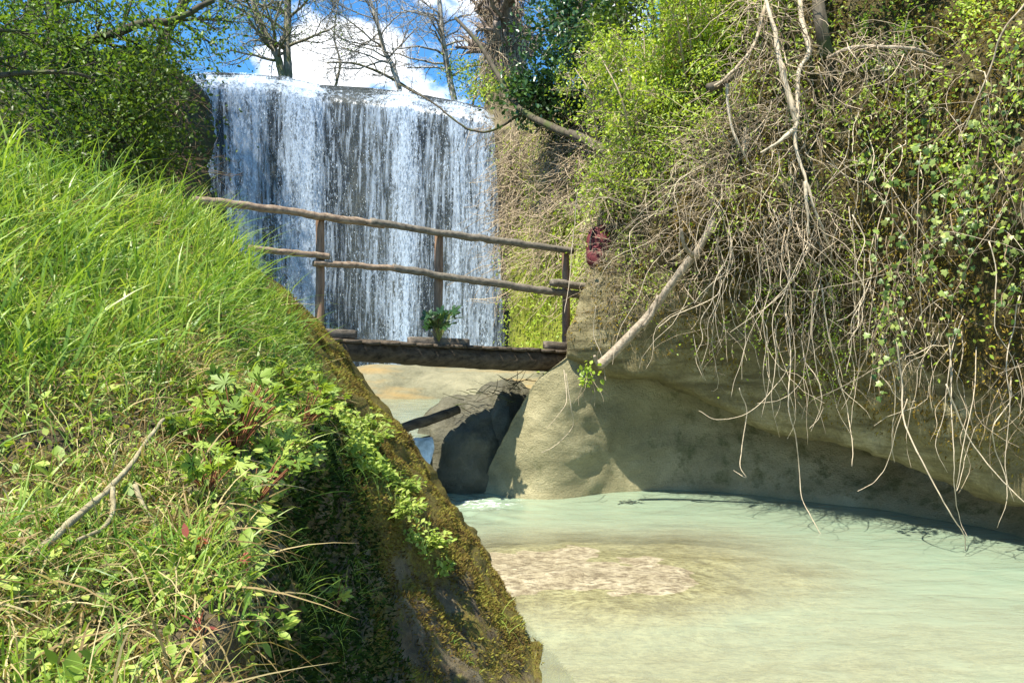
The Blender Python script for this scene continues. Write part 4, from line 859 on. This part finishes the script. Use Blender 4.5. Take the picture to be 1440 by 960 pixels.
tree('bare_tree', 'straight pale bare tree right of the leaning one on the skyline', 'tree', P(637, 140, 27), [
    (cpts([(640, 145, 27), (632, 110, 27), (625, 70, 27), (620, 30, 27), (616, -20, 27), (610, -100, 27)]), .11, .07, 22, 2.5)], 3, 'palebark', None, 0, seed=208, kids=(6, 6, 5), wig=.16)
tree('bare_tree', 'thin bare tree whose twigs spread in front of the white cloud', 'tree', P(480, 125, 29), [
    (cpts([(600, 140, 29), (575, 125, 29), (540, 105, 28.7), (500, 90, 28.5), (460, 88, 28.5)]), .07, .03, 12, 1.8),
    (cpts([(470, 128, 29), (478, 90, 29), (470, 50, 29), (476, 0, 29)]), .05, .02, 12, 1.8)], 3, 'greybark', None, 0, seed=209, kids=(5, 5, 4), wig=.18)
o = tree('thick_tree', 'thick grey tree trunk shaggy with dry creeper stems', 'tree', P(712, 145, 26), [
    (cpts([(712, 155, 26), (712, 100, 26), (708, 50, 26), (705, 0, 26), (700, -120, 26)]), .62, .5, 16, 2.2)], 3, 'shagbark', None, 0, seed=210, kids=(5, 4, 4))
r = np.random.default_rng(31); n = 900; an = r.uniform(np.pi, 2*np.pi, n); hy_ = r.uniform(-40, 140, n)
c = P(np.interp(hy_, [-40, 140], [704, 712]), hy_, 26.)+np.stack([np.cos(an)*.62, np.sin(an)*.62, 0*an], -1)
V1 = strands(c, None, r.uniform(.5, 1.8, n), r.uniform(.006, .016, n), r.normal(size=(n, 3))*.3+np.array([0, -.1, -1]), .15, .05, 7, r=r)
mesh('creeper_stems', *V1, M['twig'], o)
RMIN = .004
tree('evergreen_tree', 'dark ivy clad evergreen tree with a bare lower trunk beside the bright shrubs', 'tree', P(830, 145, 18), [
    (cpts([(838, 165, 18), (832, 120, 18), (824, 75, 18), (818, 30, 18), (818, -60, 18)]), .16, .09, 20, 1.35)], 3, 'log', 'laurel', 6500, (.09, .16), 211, kids=(5, 4, 4))
tree('evergreen_shrub', 'glossy dark green shrub below the evergreen tree at the waterfall edge', 'shrub', P(775, 170, 19), [
    (cpts([(775, 185, 19), (772, 150, 19), (765, 120, 19)]), .05, .03, 16, 1.0), (cpts([(790, 185, 19), (800, 150, 19), (812, 125, 19)]), .05, .03, 14, 1.0)], 3, 'bark', 'laurel', 3800, (.09, .17), 212, lpos=.15)
tree('evergreen_shrub', 'dark shrub added in place of deep shadow between the evergreen tree and the bright shrubs', 'shrub', P(880, 220, 14), [  # dark leaves fill the gap and stand in for deep shadow
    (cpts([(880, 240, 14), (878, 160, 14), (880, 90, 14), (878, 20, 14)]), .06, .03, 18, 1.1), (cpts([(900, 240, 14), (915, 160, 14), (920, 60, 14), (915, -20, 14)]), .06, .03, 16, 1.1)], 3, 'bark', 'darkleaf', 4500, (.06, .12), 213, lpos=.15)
SH = [(910, 300, 9.6, 905, 40, 'bright yellow green shrub at the left edge of the cliff top', 5200), (985, 180, 9.3, 985, -60, 'bright yellow green shrub behind the twig tangle', 5200),
      (860, 230, 12, 870, 60, 'yellow green shrub farthest back beside the evergreen tree', 3600), (1080, 60, 8.7, 1090, -120, 'yellow green shrub above the forked dead root', 3200),
      (1260, 10, 7.9, 1270, -150, 'leafy shrub overhanging the top of the cliff', 2600), (890, 330, 9.9, 880, 230, 'low yellow green shrub just above the maroon bag', 1600)]
for i, (x, y, d, x2, y2, lab, nl) in enumerate(SH):
    st = []
    for k in range(5):
        dx = (k-2)*14; st.append((cpts([(x+dx*.3, y+60, d+1.3), (x+dx, (y+y2)/2, d-.15+.1*k), (x2+dx*2.2, y2+abs(k-2)*18, d-.1+.1*k)]), .016, .006, 9, .62))
    tree('willow_shrub', lab, 'shrub', P(x, y, d), st, 3, 'twig', 'bright', nl, (.03, .065), 220+i, 'yellow green shrubs on the right cliff', kids=(4, 4, 4), lpos=.08)
tree('distant_shrub', 'yellow green bush at the right lip of the waterfall', 'shrub', P(675, 145, 26.5), [(cpts([(665, 150, 27), (668, 125, 27), (672, 95, 27)]), .04, .02, 14, 1.2), (cpts([(690, 150, 26), (700, 140, 25.5), (712, 134, 25)]), .04, .02, 10, .8)], 3, 'bark', 'bright', 2200, (.07, .13), 230)
limb('leaning_log', 'dark fallen trunk slanting down from the evergreen shrub on the far cliff', 'trunk', [(640, 25, 20), (672, 60, 19.6), (700, 105, 19.2), (730, 152, 18.6), (780, 180, 17.6), (815, 193, 16.8), (855, 215, 15.5)], .04, .11, 'bark', 63, 50)
limb('drooping_branch', 'thin dark branch drooping in front of the waterfall edge', 'branch', [(560, 118, 21), (610, 145, 20.5), (640, 170, 20.3), (665, 183, 20.2), (690, 184, 20), (735, 160, 19)], .02, .035, 'bark', 64, 40, .03)
# unseen tree added beyond the left end of the fall to shade that water
tree('shade_tree', 'large leafy tree added out of view on the left cliff top to shade the fall', 'tree', np.array([-14.5, 19, 8]), [
    (np.array([[-14.5, 19, 8], [-14.3, 19, 12], [-14, 19.2, 15], [-13.5, 19.5, 18]]), .25, .12, 18, 3.4)], 3, 'bark', 'midleaf', 9000, (.14, .3), 241)
# ------------------------------------------------------------------ light, sky, camera
sd = nz(np.array([-.31, -.36, .88]))
el = math.asin(sd[2]); rot = math.atan2(sd[0], sd[1])
w = bpy.data.worlds.new('World'); scene.world = w; w.use_nodes = True; nt = w.node_tree; nt.nodes.clear()
sky = nt.nodes.new('ShaderNodeTexSky'); sky.sky_type = 'NISHITA'; sky.sun_disc = False; sky.sun_elevation = el; sky.sun_rotation = rot; sky.air_density = 1.; sky.dust_density = .4; sky.ozone_density = 1.4
tc = nt.nodes.new('ShaderNodeTexCoord'); mp = nt.nodes.new('ShaderNodeMapping'); mp.inputs['Scale'].default_value = (1, 1, 1.6); mp.inputs['Location'].default_value = (.35, .2, .0)
nt.links.new(tc.outputs['Generated'], mp.inputs[0])
no = nt.nodes.new('ShaderNodeTexNoise'); no.inputs['Scale'].default_value = 7; no.inputs['Detail'].default_value = 8; no.inputs['Roughness'].default_value = .55; nt.links.new(mp.outputs[0], no.inputs['Vector'])
sep = nt.nodes.new('ShaderNodeSeparateXYZ'); nt.links.new(tc.outputs['Generated'], sep.inputs[0])
# more cloud low over the horizon, clear blue higher up
prev = no.outputs['Fac']
for cvec, rad, amt in [((-.255, .91, .325), .10, .26), ((-.185, .93, .30), .09, .26), ((-.06, .95, .30), .11, .12), ((.3, .9, .3), .3, .1), ((-.6, .7, .35), .3, .08)]:
    dn = nt.nodes.new('ShaderNodeVectorMath'); dn.operation = 'DISTANCE'; nt.links.new(tc.outputs['Generated'], dn.inputs[0]); dn.inputs[1].default_value = tuple(np.array(cvec)/np.linalg.norm(cvec))
    mr = nt.nodes.new('ShaderNodeMapRange'); mr.inputs['From Min'].default_value = 0.; mr.inputs['From Max'].default_value = rad; mr.inputs['To Min'].default_value = amt; mr.inputs['To Max'].default_value = 0.; nt.links.new(dn.outputs['Value'], mr.inputs['Value'])
    ad = nt.nodes.new('ShaderNodeMath'); ad.operation = 'ADD'; nt.links.new(prev, ad.inputs[0]); nt.links.new(mr.outputs[0], ad.inputs[1]); prev = ad.outputs[0]
cr = nt.nodes.new('ShaderNodeValToRGB'); cr.color_ramp.elements[0].position = .57; cr.color_ramp.elements[1].position = .66; nt.links.new(ad.outputs[0], cr.inputs[0])
mixc = nt.nodes.new('ShaderNodeMix'); mixc.data_type = 'RGBA'; nt.links.new(cr.outputs[0], mixc.inputs[0]); tin = nt.nodes.new('ShaderNodeMix'); tin.data_type = 'RGBA'; tin.blend_type = 'MULTIPLY'; tin.inputs[0].default_value = 1.; nt.links.new(sky.outputs[0], tin.inputs[6]); tin.inputs[7].default_value = (.42, .92, 1.25, 1)
nt.links.new(tin.outputs[2], mixc.inputs[6]); mixc.inputs[7].default_value = (9.5, 9.8, 10.2, 1)
bgn = nt.nodes.new('ShaderNodeBackground'); bgn.inputs['Strength'].default_value = .085; nt.links.new(mixc.outputs[2], bgn.inputs[0])
wo = nt.nodes.new('ShaderNodeOutputWorld'); nt.links.new(bgn.outputs[0], wo.inputs[0])
sl_ = bpy.data.lights.new('sun', 'SUN'); sl_.energy = 5.0; sl_.angle = math.radians(.5); sl_.color = (1, .93, .78)
so = bpy.data.objects.new('sun', sl_); COL.objects.link(so); so.rotation_euler = Vector(tuple(-sd)).to_track_quat('-Z', 'Y').to_euler(); so.location = (-8, -6, 20)
cam = bpy.data.cameras.new('camera'); cam.lens = 36*F/1440; cam.sensor_width = 36; cam.clip_start = .05; cam.clip_end = 2000
co = bpy.data.objects.new('camera', cam); COL.objects.link(co); co.location = (0, 0, H); co.rotation_euler = (math.pi/2, 0, 0); scene.camera = co
vs = scene.view_settings; vs.view_transform = 'Standard'; vs.look = 'None'; vs.exposure = 1.28; vs.gamma = 1; vs.use_curve_mapping = False
cy_ = scene.cycles; cy_.max_bounces = 6; cy_.diffuse_bounces = 3; cy_.glossy_bounces = 2; cy_.transparent_max_bounces = 10; cy_.transmission_bounces = 3; cy_.use_denoising = True
